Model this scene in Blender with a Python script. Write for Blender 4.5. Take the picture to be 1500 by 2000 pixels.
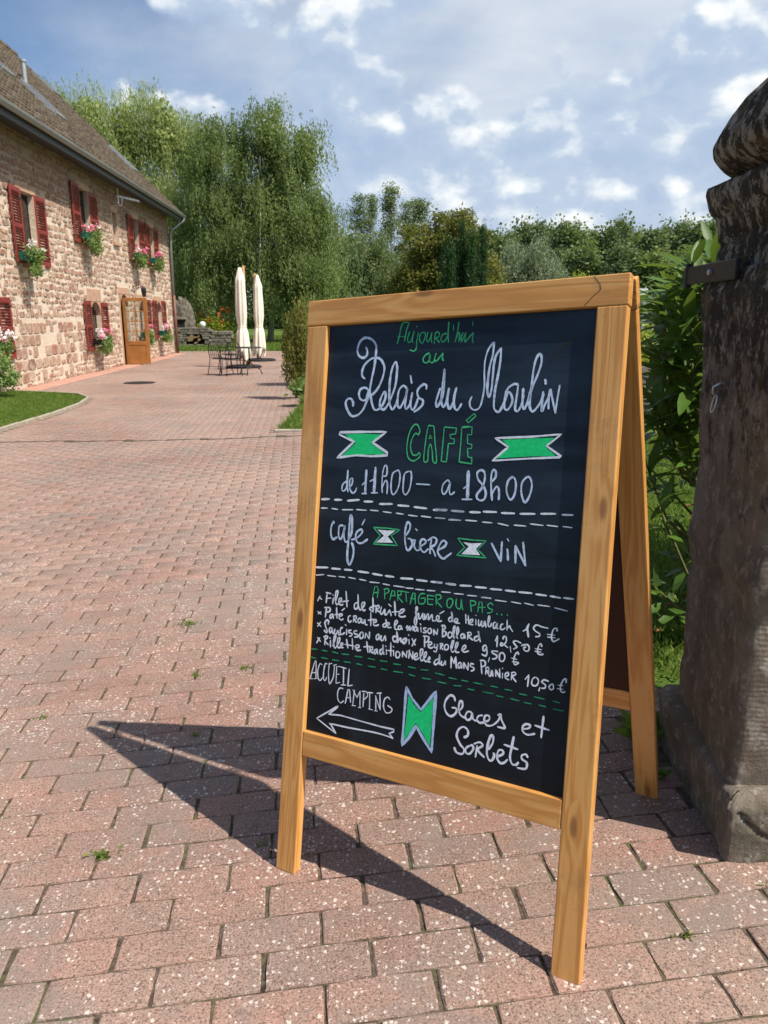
import bpy, bmesh, math, random
import numpy as np
from mathutils import Vector, Matrix, noise

for o in list(bpy.data.objects):
    bpy.data.objects.remove(o)
random.seed(7)
RNG = np.random.default_rng(7)
S = bpy.context.scene
COL = S.collection
rad = math.radians

# ---------------------------------------------------------------- camera, light, exposure
PITCH = math.atan(387 / 1500)
cam_data = bpy.data.cameras.new('camera')
cam = bpy.data.objects.new('camera', cam_data)
COL.objects.link(cam)
cam.location = (0, 0, 0)
cam.rotation_euler = (math.pi / 2 - PITCH, 0, 0)
cam_data.sensor_fit = 'VERTICAL'
cam_data.sensor_height = 24
cam_data.lens = 18
cam_data.clip_start = 0.05
cam_data.clip_end = 3000
cam_data.dof.use_dof = True
cam_data.dof.focus_distance = 1.75
cam_data.dof.aperture_fstop = 9.0
S.camera = cam
S.render.resolution_x, S.render.resolution_y = 768, 1024
S.view_settings.view_transform = 'Standard'
S.view_settings.look = 'None'
S.view_settings.gamma = 1
S.view_settings.use_curve_mapping = False
S.view_settings.exposure = 0.5

SUN = Vector((0.497, -0.264, 0.827)).normalized()
SUN_EL = math.asin(SUN.z)
SUN_AZ = math.atan2(SUN.x, SUN.y)
sun_data = bpy.data.lights.new('sun', 'SUN')
sun_data.energy = 4.8
sun_data.angle = rad(0.5)
sun_data.color = (1.0, 0.93, 0.82)
sun = bpy.data.objects.new('sun', sun_data)
COL.objects.link(sun)
sun.rotation_euler = SUN.to_track_quat('Z', 'Y').to_euler()


class NT:
    """small helper to write node trees"""
    def __init__(self, tree):
        self.t = tree
        self.t.nodes.clear()

    def n(self, typ, inputs=None, **props):
        nd = self.t.nodes.new(typ)
        for k, v in props.items():
            setattr(nd, k, v)
        for k, v in (inputs or {}).items():
            s = nd.inputs[k]
            if isinstance(v, bpy.types.NodeSocket):
                self.t.links.new(v, s)
            else:
                s.default_value = v
        return nd

    def math(self, op, a, b=0.0, c=None, clamp=False):
        d = {0: a, 1: b}
        if c is not None:
            d[2] = c
        return self.n('ShaderNodeMath', d, operation=op, use_clamp=clamp).outputs[0]

    def vmath(self, op, a, b=None, out=0):
        d = {0: a}
        if b is not None:
            d[1] = b
        return self.n('ShaderNodeVectorMath', d, operation=op).outputs[out]

    def ramp(self, fac, stops, interp='LINEAR'):
        nd = self.n('ShaderNodeValToRGB', {0: fac})
        cr = nd.color_ramp
        cr.interpolation = interp
        while len(cr.elements) < len(stops):
            cr.elements.new(0.5)
        for e, (p, c) in zip(cr.elements, stops):
            e.position = p
            e.color = (c, c, c, 1) if isinstance(c, (int, float)) else (*c, 1)
        return nd.outputs[0]

    def mix(self, fac, a, b, blend='MIX'):
        nd = self.t.nodes.new('ShaderNodeMix')
        nd.data_type = 'RGBA'
        nd.blend_type = blend
        for s, v in ((nd.inputs[0], fac), (nd.inputs[6], a), (nd.inputs[7], b)):
            if isinstance(v, bpy.types.NodeSocket):
                self.t.links.new(v, s)
            elif isinstance(v, (int, float)):
                s.default_value = v
            else:
                s.default_value = (*v, 1)
        return nd.outputs[2]

    def noise(self, vec, scale, detail=4, rough=0.55, dist=0.0, out=0):
        return self.n('ShaderNodeTexNoise', {'Vector': vec, 'Scale': scale, 'Detail': detail, 'Roughness': rough, 'Distortion': dist}).outputs[out]

    def mapr(self, v, a, b, c=0.0, d=1.0, smooth=False):
        nd = self.n('ShaderNodeMapRange', {0: v, 1: a, 2: b, 3: c, 4: d})
        if smooth:
            nd.interpolation_type = 'SMOOTHSTEP'
        return nd.outputs[0]

    def scale(self, vec, s):
        return self.n('ShaderNodeMapping', {'Vector': vec, 'Scale': s}).outputs[0]


# ---------------------------------------------------------------- sky with clouds
world = bpy.data.worlds.new('World')
S.world = world
world.use_nodes = True
w = NT(world.node_tree)
wd = w.n('ShaderNodeTexCoord').outputs['Generated']
sky = w.n('ShaderNodeTexSky', sky_type='NISHITA', sun_disc=False, sun_elevation=SUN_EL, sun_rotation=SUN_AZ, altitude=200, air_density=1.0, dust_density=0.6, ozone_density=1.6).outputs[0]
sep = w.n('ShaderNodeSeparateXYZ', {0: wd})
dx, dy, dz = sep.outputs
el = w.math('ARCSINE', dz)
az = w.math('ARCTAN2', dx, dy)
# thin high veil, seen on a flat layer overhead; thicker towards the right of the view
den = w.math('ADD', w.math('MAXIMUM', dz, 0.0), 0.10)
flat = w.n('ShaderNodeCombineXYZ', {0: w.math('DIVIDE', dx, den), 1: w.math('DIVIDE', dy, den), 2: 3.1}).outputs[0]
turn = w.n('ShaderNodeMapping', {'Vector': flat, 'Rotation': (0, 0, rad(-28))}).outputs[0]
veil_n = w.noise(w.scale(turn, (0.85, 0.34, 1)), 1.0, 7, 0.58, 0.8)
veil_big = w.noise(w.vmath('ADD', w.scale(flat, (0.32, 0.32, 1)), (4.7, 1.3, 0)), 1.0, 2, 0.5, 0.3)
veil = w.math('ADD', w.math('MULTIPLY', veil_n, 0.42), w.math('MULTIPLY', veil_big, 0.58))
side = w.math('SINE', w.math('ADD', az, 0.10))
veil = w.math('ADD', veil, w.math('MULTIPLY', side, 0.26))
veil = w.math('ADD', veil, w.mapr(el, 0.45, 1.1, 0.0, -0.22))
veil_m = w.mapr(veil, 0.33, 0.60, 0.10, 0.95, True)
veil_shade = w.noise(w.scale(flat, (0.9, 0.9, 1)), 1.7, 6, 0.55, 0.6)
veil_col = w.mix(w.mapr(veil_shade, 0.32, 0.68), (5.4, 6.4, 7.8), (7.6, 8.1, 8.8))
clear = w.mix(1.0, sky, (0.74, 0.94, 1.14), 'MULTIPLY')
low = w.mapr(el, 0.0, 0.20, 0.85, 0.0, True)
clear = w.mix(low, clear, (4.0, 6.1, 8.9))
col = w.mix(veil_m, clear, veil_col)
# heaped clouds near the horizon: billows that get brighter where they face the sun
ang = w.n('ShaderNodeCombineXYZ', {0: az, 1: w.math('MULTIPLY', el, 1.45), 2: 2.37}).outputs[0]


def puff(vec):
    wv = w.vmath('ADD', vec, w.vmath('MULTIPLY', w.vmath('SUBTRACT', w.noise(vec, 16, 3, 0.55, 0.0, out=1), (0.5, 0.5, 0.5)), (0.085, 0.06, 0.085)))
    v = w.n('ShaderNodeTexVoronoi', {'Vector': wv, 'Scale': 7.6, 'Detail': 1.0, 'Roughness': 0.45, 'Lacunarity': 2.3}, feature='F1', voronoi_dimensions='2D').outputs['Distance']
    b = w.noise(vec, 5.2, 3, 0.5, 0.2)
    f = w.noise(vec, 40, 3, 0.6, 0.0)
    s1 = w.math('ADD', w.math('MULTIPLY', w.math('SUBTRACT', 0.75, v), 0.30), w.math('MULTIPLY', b, 0.78))
    return w.math('ADD', s1, w.math('MULTIPLY', f, 0.10))


band = w.math('MULTIPLY', w.mapr(el, -0.02, 0.09, 0.2, 1.0, True), w.mapr(el, 0.15, 0.30, 1.0, 0.0, True))
d0 = puff(ang)
d1 = puff(w.vmath('ADD', ang, (0.010, 0.026, 0.0)))
cov = w.math('ADD', d0, w.math('MULTIPLY', w.math('SUBTRACT', band, 0.7), 0.26))
cov = w.math('ADD', cov, w.math('MULTIPLY', w.math('SUBTRACT', side, 0.15), 0.13))
cov = w.math('ADD', cov, w.math('MULTIPLY', w.math('MULTIPLY', w.mapr(el, 0.06, 0.12, 0.0, 1.0, True), w.mapr(el, 0.17, 0.27, 1.0, 0.0, True)), 0.10))
cum_m = w.mapr(cov, 0.31, 0.43, 0.0, 0.90, True)
lit = w.math('ADD', w.mapr(w.math('SUBTRACT', d0, d1), -0.09, 0.13, 0.0, 0.85), w.mapr(w.noise(ang, 22, 4, 0.6), 0.3, 0.7, -0.12, 0.14))
cum_col = w.ramp(lit, [(0.0, (4.3, 5.5, 7.4)), (0.42, (5.2, 6.3, 7.9)), (0.60, (7.2, 8.0, 8.9)), (0.85, (10.2, 10.4, 10.5))])
col = w.mix(cum_m, col, cum_col)
bg = w.n('ShaderNodeBackground', {'Color': col, 'Strength': 0.072})
world.cycles.sampling_method = 'MANUAL'
world.cycles.sample_map_resolution = 512
w.n('ShaderNodeOutputWorld', {'Surface': bg.outputs[0]})
# ---------------------------------------------------------------- scene helpers


def gz(x, y):
    return -1.198 + 0.142 * math.tanh(x / 2.5) - 0.3216 * math.tanh(y / 12)


def gza(x, y):
    return -1.198 + 0.142 * np.tanh(x / 2.5) - 0.3216 * np.tanh(y / 12)


def tag(o, label=None, cat=None, group=None, kind=None):
    if label:
        o['label'] = label
    if cat:
        o['category'] = cat
    if group:
        o['group'] = group
    if kind:
        o['kind'] = kind
    return o


def root(name, mat, label, cat, group=None):
    o = bpy.data.objects.new(name, None)
    COL.objects.link(o)
    if isinstance(mat, Matrix):
        o.matrix_world = mat
    else:
        o.location = mat
    o.empty_display_size = 0.1
    return tag(o, label, cat, group)


def frame(x, y, z, loc):
    m = Matrix((x, y, z)).transposed().to_4x4()
    m.translation = loc
    return m


def link(name, me, parent=None, loc=None):
    o = bpy.data.objects.new(name, me)
    COL.objects.link(o)
    if parent:
        o.parent = parent
    if loc is not None:
        o.location = loc
    return o


def np_mesh(name, V, F, mat, smooth=False):
    """V (n,3), F (m,k) arrays -> mesh"""
    V = np.asarray(V, np.float32)
    F = np.asarray(F, np.int32)
    me = bpy.data.meshes.new(name)
    m, k = F.shape
    me.vertices.add(len(V))
    me.vertices.foreach_set('co', V.ravel())
    me.loops.add(m * k)
    me.loops.foreach_set('vertex_index', F.ravel())
    me.polygons.add(m)
    me.polygons.foreach_set('loop_start', np.arange(0, m * k, k, dtype=np.int32))
    me.polygons.foreach_set('loop_total', np.full(m, k, np.int32))
    if smooth:
        me.polygons.foreach_set('use_smooth', np.ones(m, bool))
    me.update(calc_edges=True)
    me.materials.append(mat)
    return me


class MB:
    def __init__(self):
        self.v = []
        self.f = []

    def add(self, vs, fs):
        b = len(self.v)
        self.v += [tuple(p) for p in vs]
        self.f += [tuple(b + i for i in f) for f in fs]
        return self

    def box(self, x0, x1, y0, y1, z0, z1, m=None):
        vs = [(x, y, z) for z in (z0, z1) for y in (y0, y1) for x in (x0, x1)]
        if m:
            vs = [m @ Vector(p) for p in vs]
        return self.add(vs, [(0, 2, 3, 1), (4, 5, 7, 6), (0, 1, 5, 4), (1, 3, 7, 5), (3, 2, 6, 7), (2, 0, 4, 6)])

    def bar(self, a, b, w, t, up=(0, 0, 1)):
        a, b = Vector(a), Vector(b)
        d = (b - a)
        L = d.length
        d.normalize()
        u = Vector(up)
        s = d.cross(u)
        if s.length < 1e-4:
            s = d.cross(Vector((1, 0, 0)))
        s.normalize()
        u = s.cross(d)
        m = Matrix((s, d, u)).transposed().to_4x4()
        m.translation = a
        return self.box(-w / 2, w / 2, 0, L, -t / 2, t / 2, m)

    def tube(self, pts, r, n=8, cap=True, radii=None):
        pts = [Vector(p) for p in pts]
        R = radii or [r] * len(pts)
        vs = []
        prev = None
        for i, p in enumerate(pts):
            d = (pts[min(i + 1, len(pts) - 1)] - pts[max(i - 1, 0)])
            if d.length < 1e-9:
                d = Vector((0, 0, 1))
            d.normalize()
            if prev is None:
                s = d.cross(Vector((0.13, 0.21, 1)))
                if s.length < 0.1:
                    s = d.cross(Vector((1, 0, 0)))
            else:
                s = prev - d * prev.dot(d)
            s.normalize()
            prev = s
            t = d.cross(s)
            for k in range(n):
                a = 2 * math.pi * k / n
                vs.append(p + (s * math.cos(a) + t * math.sin(a)) * R[i])
        fs = []
        for i in range(len(pts) - 1):
            for k in range(n):
                k2 = (k + 1) % n
                fs.append((i * n + k, i * n + k2, (i + 1) * n + k2, (i + 1) * n + k))
        if cap:
            fs.append(tuple(range(n))[::-1])
            fs.append(tuple((len(pts) - 1) * n + k for k in range(n)))
        return self.add(vs, fs)

    def lathe(self, prof, n=24, c=(0, 0, 0), cap=True, fn=None):
        vs = []
        for i, (r, z) in enumerate(prof):
            for k in range(n):
                a = 2 * math.pi * k / n
                rr = r * (fn(i, k, a) if fn else 1)
                vs.append((c[0] + rr * math.cos(a), c[1] + rr * math.sin(a), c[2] + z))
        fs = []
        for i in range(len(prof) - 1):
            for k in range(n):
                k2 = (k + 1) % n
                fs.append((i * n + k, i * n + k2, (i + 1) * n + k2, (i + 1) * n + k))
        if cap:
            fs.append(tuple(range(n))[::-1])
            fs.append(tuple((len(prof) - 1) * n + k for k in range(n)))
        return self.add(vs, fs)

    def build(self, name, mat, parent=None, smooth=False, bevel=0, loc=None, seg=1):
        me = bpy.data.meshes.new(name)
        me.from_pydata(self.v, [], self.f)
        me.update()
        me.materials.append(mat)
        if smooth:
            me.polygons.foreach_set('use_smooth', np.ones(len(me.polygons), bool))
        o = link(name, me, parent, loc)
        if bevel:
            md = o.modifiers.new('edge', 'BEVEL')
            md.width = bevel
            md.segments = seg
            md.limit_method = 'ANGLE'
            md.angle_limit = rad(40)
        return o


def copy_tree(o, parent=None):
    c = o.copy()
    COL.objects.link(c)
    if parent:
        c.parent = parent
    for ch in list(o.children):
        copy_tree(ch, c)
    return c


# ---------------------------------------------------------------- materials
def newmat(name):
    m = bpy.data.materials.new(name)
    m.use_nodes = True
    return m, NT(m.node_tree)


def finish(t, color, rough=0.8, bump=None, bump_d=0.01, bump_s=0.5, spec=0.3, metal=0.0, **kw):
    b = t.n('ShaderNodeBsdfPrincipled', {'Base Color': color if isinstance(color, bpy.types.NodeSocket) else (*color, 1), 'Roughness': rough, 'Specular IOR Level': spec, 'Metallic': metal})
    for k, v in kw.items():
        s = b.inputs[k.replace('_', ' ')]
        if isinstance(v, bpy.types.NodeSocket):
            t.t.links.new(v, s)
        else:
            s.default_value = v
    if bump is not None:
        bn = t.n('ShaderNodeBump', {'Height': bump, 'Distance': bump_d, 'Strength': bump_s})
        t.t.links.new(bn.outputs[0], b.inputs['Normal'])
    t.n('ShaderNodeOutputMaterial', {'Surface': b.outputs[0]})
    return b


def simple(name, color, rough=0.6, spec=0.3, metal=0.0, var=0.15, scale=12.0):
    m, t = newmat(name)
    g = t.n('ShaderNodeNewGeometry').outputs['Position']
    n = t.noise(g, scale, 5, 0.6)
    c = t.mix(t.mapr(n, 0.3, 0.7), tuple(x * (1 - var) for x in color), tuple(min(1, x * (1 + var)) for x in color))
    finish(t, c, rough, n, 0.004, 0.25, spec, metal)
    return m


def rand_id(t):
    """a random number that differs from piece to piece, whether pieces are objects or islands"""
    a = t.n('ShaderNodeNewGeometry').outputs['Random Per Island']
    b = t.n('ShaderNodeObjectInfo').outputs['Random']
    return t.math('FRACT', t.math('ADD', a, t.math('MULTIPLY', b, 7.31)))


def mat_paver():
    m, t = newmat('paver')
    g = t.n('ShaderNodeNewGeometry').outputs['Position']
    r = rand_id(t)
    base = t.ramp(r, [(0.0, (0.205, 0.112, 0.092)), (0.25, (0.315, 0.155, 0.120)), (0.5, (0.26, 0.148, 0.120)), (0.75, (0.35, 0.165, 0.125)), (0.9, (0.30, 0.185, 0.15)), (1.0, (0.18, 0.112, 0.10))])
    dirt = t.noise(g, 7.5, 8, 0.72)
    base = t.mix(t.mapr(dirt, 0.40, 0.62, 0, 0.72), base, (0.175, 0.125, 0.098))
    big = t.noise(g, 0.55, 3, 0.5)
    base = t.mix(t.mapr(big, 0.34, 0.62, 0.1, 0.72), base, (0.375, 0.265, 0.215))
    grain = t.noise(g, 190, 3, 0.75)
    base = t.mix(t.mapr(grain, 0.38, 0.52, 0.9, 0.0), base, (0.085, 0.055, 0.045))
    base = t.mix(t.mapr(t.noise(g, 260, 2, 0.7), 0.54, 0.70, 0.0, 0.7), base, (0.50, 0.34, 0.27))
    # pale lichen flecks of several sizes
    patch = t.mapr(t.noise(g, 4.2, 3, 0.6), 0.30, 0.56, 0.25, 1.0)
    v = t.n('ShaderNodeTexVoronoi', {'Vector': t.vmath('ADD', g, t.vmath('MULTIPLY', t.noise(g, 150, 3, 0.7, out=1), (0.016, 0.016, 0.016))), 'Scale': 92})
    pick = t.n('ShaderNodeSeparateColor', {0: v.outputs['Color']}).outputs[0]
    lim = t.math('MULTIPLY', t.mapr(pick, 0.25, 1.0, 0.0, 0.46), patch)
    spot = t.mapr(t.math('SUBTRACT', v.outputs['Distance'], lim), -0.06, 0.03, 1.0, 0.0)
    v2 = t.n('ShaderNodeTexVoronoi', {'Vector': g, 'Scale': 240})
    pick2 = t.n('ShaderNodeSeparateColor', {0: v2.outputs['Color']}).outputs[1]
    spot2 = t.math('MULTIPLY', t.mapr(v2.outputs['Distance'], 0.22, 0.34, 1.0, 0.0), t.math('MULTIPLY', t.math('GREATER_THAN', pick2, 0.72), patch))
    sp = t.math('MAXIMUM', spot, t.math('MULTIPLY', spot2, 0.55))
    crust = t.mapr(t.noise(g, 1.7, 8, 0.78), 0.47, 0.62, 0.0, 0.7)
    base = t.mix(crust, base, (0.20, 0.165, 0.145))
    col = t.mix(t.math('MULTIPLY', sp, 0.66), base, (0.68, 0.63, 0.57))
    h = t.math('ADD', t.math('MULTIPLY', grain, 0.7), t.math('MULTIPLY', t.noise(g, 30, 4, 0.6), 0.6))
    finish(t, col, 0.88, h, 0.004, 0.55, 0.25)
    return m


def mat_bed():
    m, t = newmat('joint_sand')
    g = t.n('ShaderNodeNewGeometry').outputs['Position']
    n = t.noise(g, 45, 5, 0.7)
    moss = t.mapr(t.noise(g, 3.2, 4, 0.65), 0.50, 0.60, 0.0, 1.0)
    c = t.mix(t.mapr(n, 0.35, 0.65), (0.042, 0.031, 0.024), (0.17, 0.13, 0.095))
    c = t.mix(t.math('MULTIPLY', moss, t.mapr(n, 0.4, 0.6)), c, (0.085, 0.105, 0.035))
    finish(t, c, 0.95, n, 0.01, 0.8, 0.1)
    return m


def mat_wood(axis, name, tint=(1, 1, 1)):
    m, t = newmat(name)
    tc = t.n('ShaderNodeTexCoord').outputs['Object']
    rr = t.n('ShaderNodeObjectInfo').outputs['Random']
    off = t.n('ShaderNodeCombineXYZ', {0: t.math('MULTIPLY', rr, 5.0), 1: t.math('MULTIPLY', rr, 3.0), 2: t.math('MULTIPLY', rr, 9.0)}).outputs[0]
    v = t.vmath('ADD', tc, off)
    s = {'z': (26, 26, 1.3), 'x': (1.3, 26, 26)}[axis]
    sv = t.scale(v, s)
    warp = t.noise(v, 5.0, 2, 0.5)
    w1 = t.noise(sv, 1.0, 3, 0.5, 0.7)
    sx = t.n('ShaderNodeSeparateXYZ', {0: v}).outputs
    kv = t.n('ShaderNodeCombineXYZ', {0: t.math('MULTIPLY', sx[0], {'z': 14.0, 'x': 5.0}[axis]), 1: t.math('MULTIPLY', sx[2], {'z': 5.0, 'x': 14.0}[axis]), 2: 0.0}).outputs[0]
    kn = t.n('ShaderNodeTexVoronoi', {'Vector': kv, 'Scale': 1.0}, voronoi_dimensions='2D')
    kd = kn.outputs['Distance']
    has = t.math('GREATER_THAN', t.n('ShaderNodeSeparateColor', {0: kn.outputs['Color']}).outputs[0], 0.72)
    w1 = t.math('ADD', w1, t.math('MULTIPLY', t.math('MULTIPLY', t.mapr(kd, 0.0, 0.42, 1.0, 0.0, True), has), 0.14))
    ring = t.math('SINE', t.math('ADD', t.math('MULTIPLY', w1, 34.0), t.math('MULTIPLY', warp, 9.0)))
    fine = t.noise(t.scale(v, {'z': (240, 240, 5), 'x': (5, 240, 240)}[axis]), 1.0, 4, 0.6)
    f = t.math('ADD', t.mapr(ring, -1, 1, 0.0, 0.62), t.math('MULTIPLY', fine, 0.45))
    A, B, Cc = (0.66, 0.355, 0.118), (0.59, 0.275, 0.068), (0.47, 0.195, 0.042)
    c = t.ramp(f, [(0.05, tuple(a * b for a, b in zip(A, tint))), (0.6, tuple(a * b for a, b in zip(B, tint))), (1.0, tuple(a * b for a, b in zip(Cc, tint)))])
    k = t.math('MULTIPLY', t.mapr(kd, 0.05, 0.15, 1.0, 0.0, True), has)
    c = t.mix(t.math('MULTIPLY', k, 0.7), c, (0.20, 0.075, 0.02))
    scuff = t.mapr(t.noise(t.scale(v, (9, 9, 9)), 1.0, 7, 0.72), 0.56, 0.68, 0.0, 0.45)
    c = t.mix(scuff, c, (0.30, 0.15, 0.055))
    finish(t, c, t.mapr(fine, 0.3, 0.7, 0.34, 0.52), f, 0.0012, 0.25, 0.5, Coat_Weight=0.25, Coat_Roughness=0.25)
    return m


def mat_slate():
    m, t = newmat('blackboard')
    tc = t.n('ShaderNodeTexCoord').outputs['Object']
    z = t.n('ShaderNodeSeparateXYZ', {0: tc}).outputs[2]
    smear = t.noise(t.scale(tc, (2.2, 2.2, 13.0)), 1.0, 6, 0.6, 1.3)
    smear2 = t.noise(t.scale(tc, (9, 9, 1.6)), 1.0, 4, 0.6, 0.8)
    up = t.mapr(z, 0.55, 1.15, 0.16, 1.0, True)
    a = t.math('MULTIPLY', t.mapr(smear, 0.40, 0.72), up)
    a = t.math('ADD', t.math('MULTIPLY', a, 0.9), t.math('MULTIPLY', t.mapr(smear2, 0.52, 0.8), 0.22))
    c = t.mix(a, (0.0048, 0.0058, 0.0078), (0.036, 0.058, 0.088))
    c = t.mix(t.math('MULTIPLY', up, 0.5), c, (0.008, 0.020, 0.042))  # bluish light on the upper board, painted into its colour
    finish(t, c, t.mapr(smear, 0.3, 0.7, 0.36, 0.5), t.noise(tc, 300, 2, 0.5), 0.0006, 0.1, 0.22)
    return m


def mat_chalk(name, col, dens=0.75):
    m, t = newmat(name)
    tc = t.n('ShaderNodeNewGeometry').outputs['Position']
    n = t.noise(tc, 130, 3, 0.6)
    c = t.mix(t.mapr(n, 0.35, 0.60), tuple(x * dens for x in col), col)
    finish(t, c, 0.8, None, spec=0.15)
    return m


def mat_leaf(name, cols, trans=0.35, rough=0.5, spec=0.3, obj=False):
    m, t = newmat(name)
    r = rand_id(t)
    stops = [(i / max(1, len(cols) - 1), c) for i, c in enumerate(cols)]
    c = t.ramp(r, stops)
    g = t.n('ShaderNodeNewGeometry').outputs['Position']
    c = t.mix(t.mapr(t.noise(g, 0.45 if not obj else 5.0, 3, 0.6), 0.35, 0.68, 0.0, 0.5), c, tuple(min(1, x * 1.6) for x in cols[-1]))
    b = t.n('ShaderNodeBsdfPrincipled', {'Base Color': c, 'Roughness': rough, 'Specular IOR Level': spec})
    tr = t.n('ShaderNodeBsdfTranslucent', {'Color': t.mix(0.5, c, (0.30, 0.42, 0.05), 'MIX')})
    mx = t.n('ShaderNodeMixShader', {0: trans, 1: b.outputs[0], 2: tr.outputs[0]})
    t.n('ShaderNodeOutputMaterial', {'Surface': mx.outputs[0]})
    return m


def mat_bark(name, a, b, s=9.0):
    m, t = newmat(name)
    g = t.n('ShaderNodeTexCoord').outputs['Object']
    n = t.noise(t.scale(g, (s, s, s * 0.25)), 1.0, 6, 0.65, 0.6)
    finish(t, t.mix(t.mapr(n, 0.35, 0.65), a, b), 0.9, n, 0.03, 0.8, 0.15)
    return m


def mat_wallstone():
    m, t = newmat('sandstone_rubble')
    g = t.n('ShaderNodeNewGeometry').outputs['Position']
    r = rand_id(t)
    c = t.ramp(r, [(0.0, (0.42, 0.285, 0.21)), (0.25, (0.35, 0.205, 0.15)), (0.45, (0.28, 0.145, 0.105)), (0.65, (0.46, 0.345, 0.26)), (0.85, (0.34, 0.17, 0.115)), (1.0, (0.21, 0.125, 0.10))])
    n = t.noise(g, 7, 6, 0.7)
    c = t.mix(t.mapr(n, 0.46, 0.60, 0.0, 0.75), c, (0.55, 0.435, 0.34))
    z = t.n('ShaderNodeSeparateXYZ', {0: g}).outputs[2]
    # eave shade painted into the colour of the upper courses
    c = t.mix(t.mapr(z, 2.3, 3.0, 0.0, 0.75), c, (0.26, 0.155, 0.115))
    finish(t, c, 0.92, t.noise(g, 18, 6, 0.7), 0.03, 0.8, 0.12)
    return m


def mat_mortar():
    m, t = newmat('lime_mortar')
    g = t.n('ShaderNodeNewGeometry').outputs['Position']
    n = t.noise(g, 9, 6, 0.7)
    c = t.mix(t.mapr(n, 0.35, 0.65), (0.56, 0.455, 0.36), (0.67, 0.575, 0.47))
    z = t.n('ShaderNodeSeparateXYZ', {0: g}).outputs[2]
    c = t.mix(t.mapr(z, 2.3, 3.1, 0.0, 0.8), c, (0.27, 0.19, 0.145))  # upper mortar darkened as well: painted shade of the eaves
    finish(t, c, 0.95, n, 0.03, 0.8, 0.1)
    return m


def mat_pillar():
    m, t = newmat('weathered_sandstone')
    tc = t.n('ShaderNodeTexCoord').outputs['Object']
    z = t.n('ShaderNodeSeparateXYZ', {0: tc}).outputs[2]
    y = t.n('ShaderNodeSeparateXYZ', {0: tc}).outputs[1]
    streak = t.noise(t.scale(tc, (24, 24, 9)), 1.0, 8, 0.74, 0.1)
    blot = t.noise(tc, 7.5, 6, 0.7, 0.4)
    base = t.mix(t.mapr(blot, 0.35, 0.65), (0.125, 0.105, 0.085), (0.25, 0.215, 0.175))
    base = t.mix(t.mapr(t.noise(tc, 2.2, 3, 0.5), 0.42, 0.66, 0, 0.5), base, (0.15, 0.09, 0.065))
    # black crust grows on the upper stones, thins out downwards
    up = t.mapr(z, 0.45, 1.40, 0.0, 1.0)
    streak = t.math('ADD', t.math('MULTIPLY', streak, 0.5), t.math('MULTIPLY', t.noise(tc, 19, 8, 0.75), 0.5))
    kk = t.math('ADD', streak, t.math('MULTIPLY', t.math('SUBTRACT', up, 0.5), 0.30))
    dark = t.mapr(kk, 0.50, 0.575, 0.0, 0.90)
    base = t.mix(dark, base, (0.022, 0.019, 0.017))
    pale = t.mapr(t.math('ADD', t.noise(t.scale(tc, (31, 31, 22)), 1.0, 8, 0.76), t.math('MULTIPLY', t.mapr(z, 1.25, 1.4), 0.05)), 0.535, 0.61, 0.0, 0.85)
    base = t.mix(pale, base, (0.33, 0.30, 0.265))
    moss = t.math('MULTIPLY', t.mapr(t.noise(tc, 12, 4, 0.7), 0.55, 0.64), t.mapr(z, 0.75, 1.15, 0.0, 1.0))
    base = t.mix(t.math('MULTIPLY', moss, 0.25), base, (0.25, 0.17, 0.04))
    foot = t.math('MULTIPLY', t.mapr(z, 0.0, 0.35, 1.0, 0.0), t.mapr(t.noise(tc, 9, 5, 0.7), 0.42, 0.6))
    base = t.mix(t.math('MULTIPLY', foot, 0.6), base, (0.06, 0.065, 0.03))
    tool = t.math('SINE', t.math('ADD', t.math('MULTIPLY', z, 520.0), t.math('MULTIPLY', t.noise(tc, 14, 3, 0.6), 9.0)))
    h = t.math('ADD', t.math('MULTIPLY', t.noise(tc, 60, 6, 0.75), 0.9), t.math('MULTIPLY', tool, t.mapr(z, 0.2, 0.26, 0.0, 0.06)))
    h = t.math('ADD', h, t.math('MULTIPLY', streak, 0.6))
    finish(t, base, 0.9, h, 0.012, 0.75, 0.15)
    return m


def mat_grass(name, a, b, c3, scale=1.0):
    m, t = newmat(name)
    g = t.n('ShaderNodeNewGeometry').outputs['Position']
    n = t.noise(g, 0.5 * scale, 5, 0.6)
    n2 = t.noise(g, 14 * scale, 5, 0.7)
    c = t.mix(t.mapr(n, 0.35, 0.65), a, b)
    c = t.mix(t.mapr(n2, 0.45, 0.65, 0, 0.7), c, c3)
    finish(t, c, 0.9, n2, 0.05, 0.8, 0.1)
    return m


def mat_tile():
    m, t = newmat('roof_tile')
    g = t.n('ShaderNodeNewGeometry').outputs['Position']
    r = rand_id(t)
    c = t.ramp(r, [(0.0, (0.065, 0.050, 0.042)), (0.4, (0.115, 0.088, 0.068)), (0.7, (0.155, 0.122, 0.092)), (1.0, (0.095, 0.068, 0.054))])
    c = t.mix(t.mapr(t.noise(g, 3.5, 5, 0.7), 0.42, 0.66, 0, 0.4), c, (0.19, 0.165, 0.125))
    finish(t, c, 0.9, t.noise(g, 25, 4, 0.7), 0.01, 0.6, 0.15)
    return m


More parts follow.
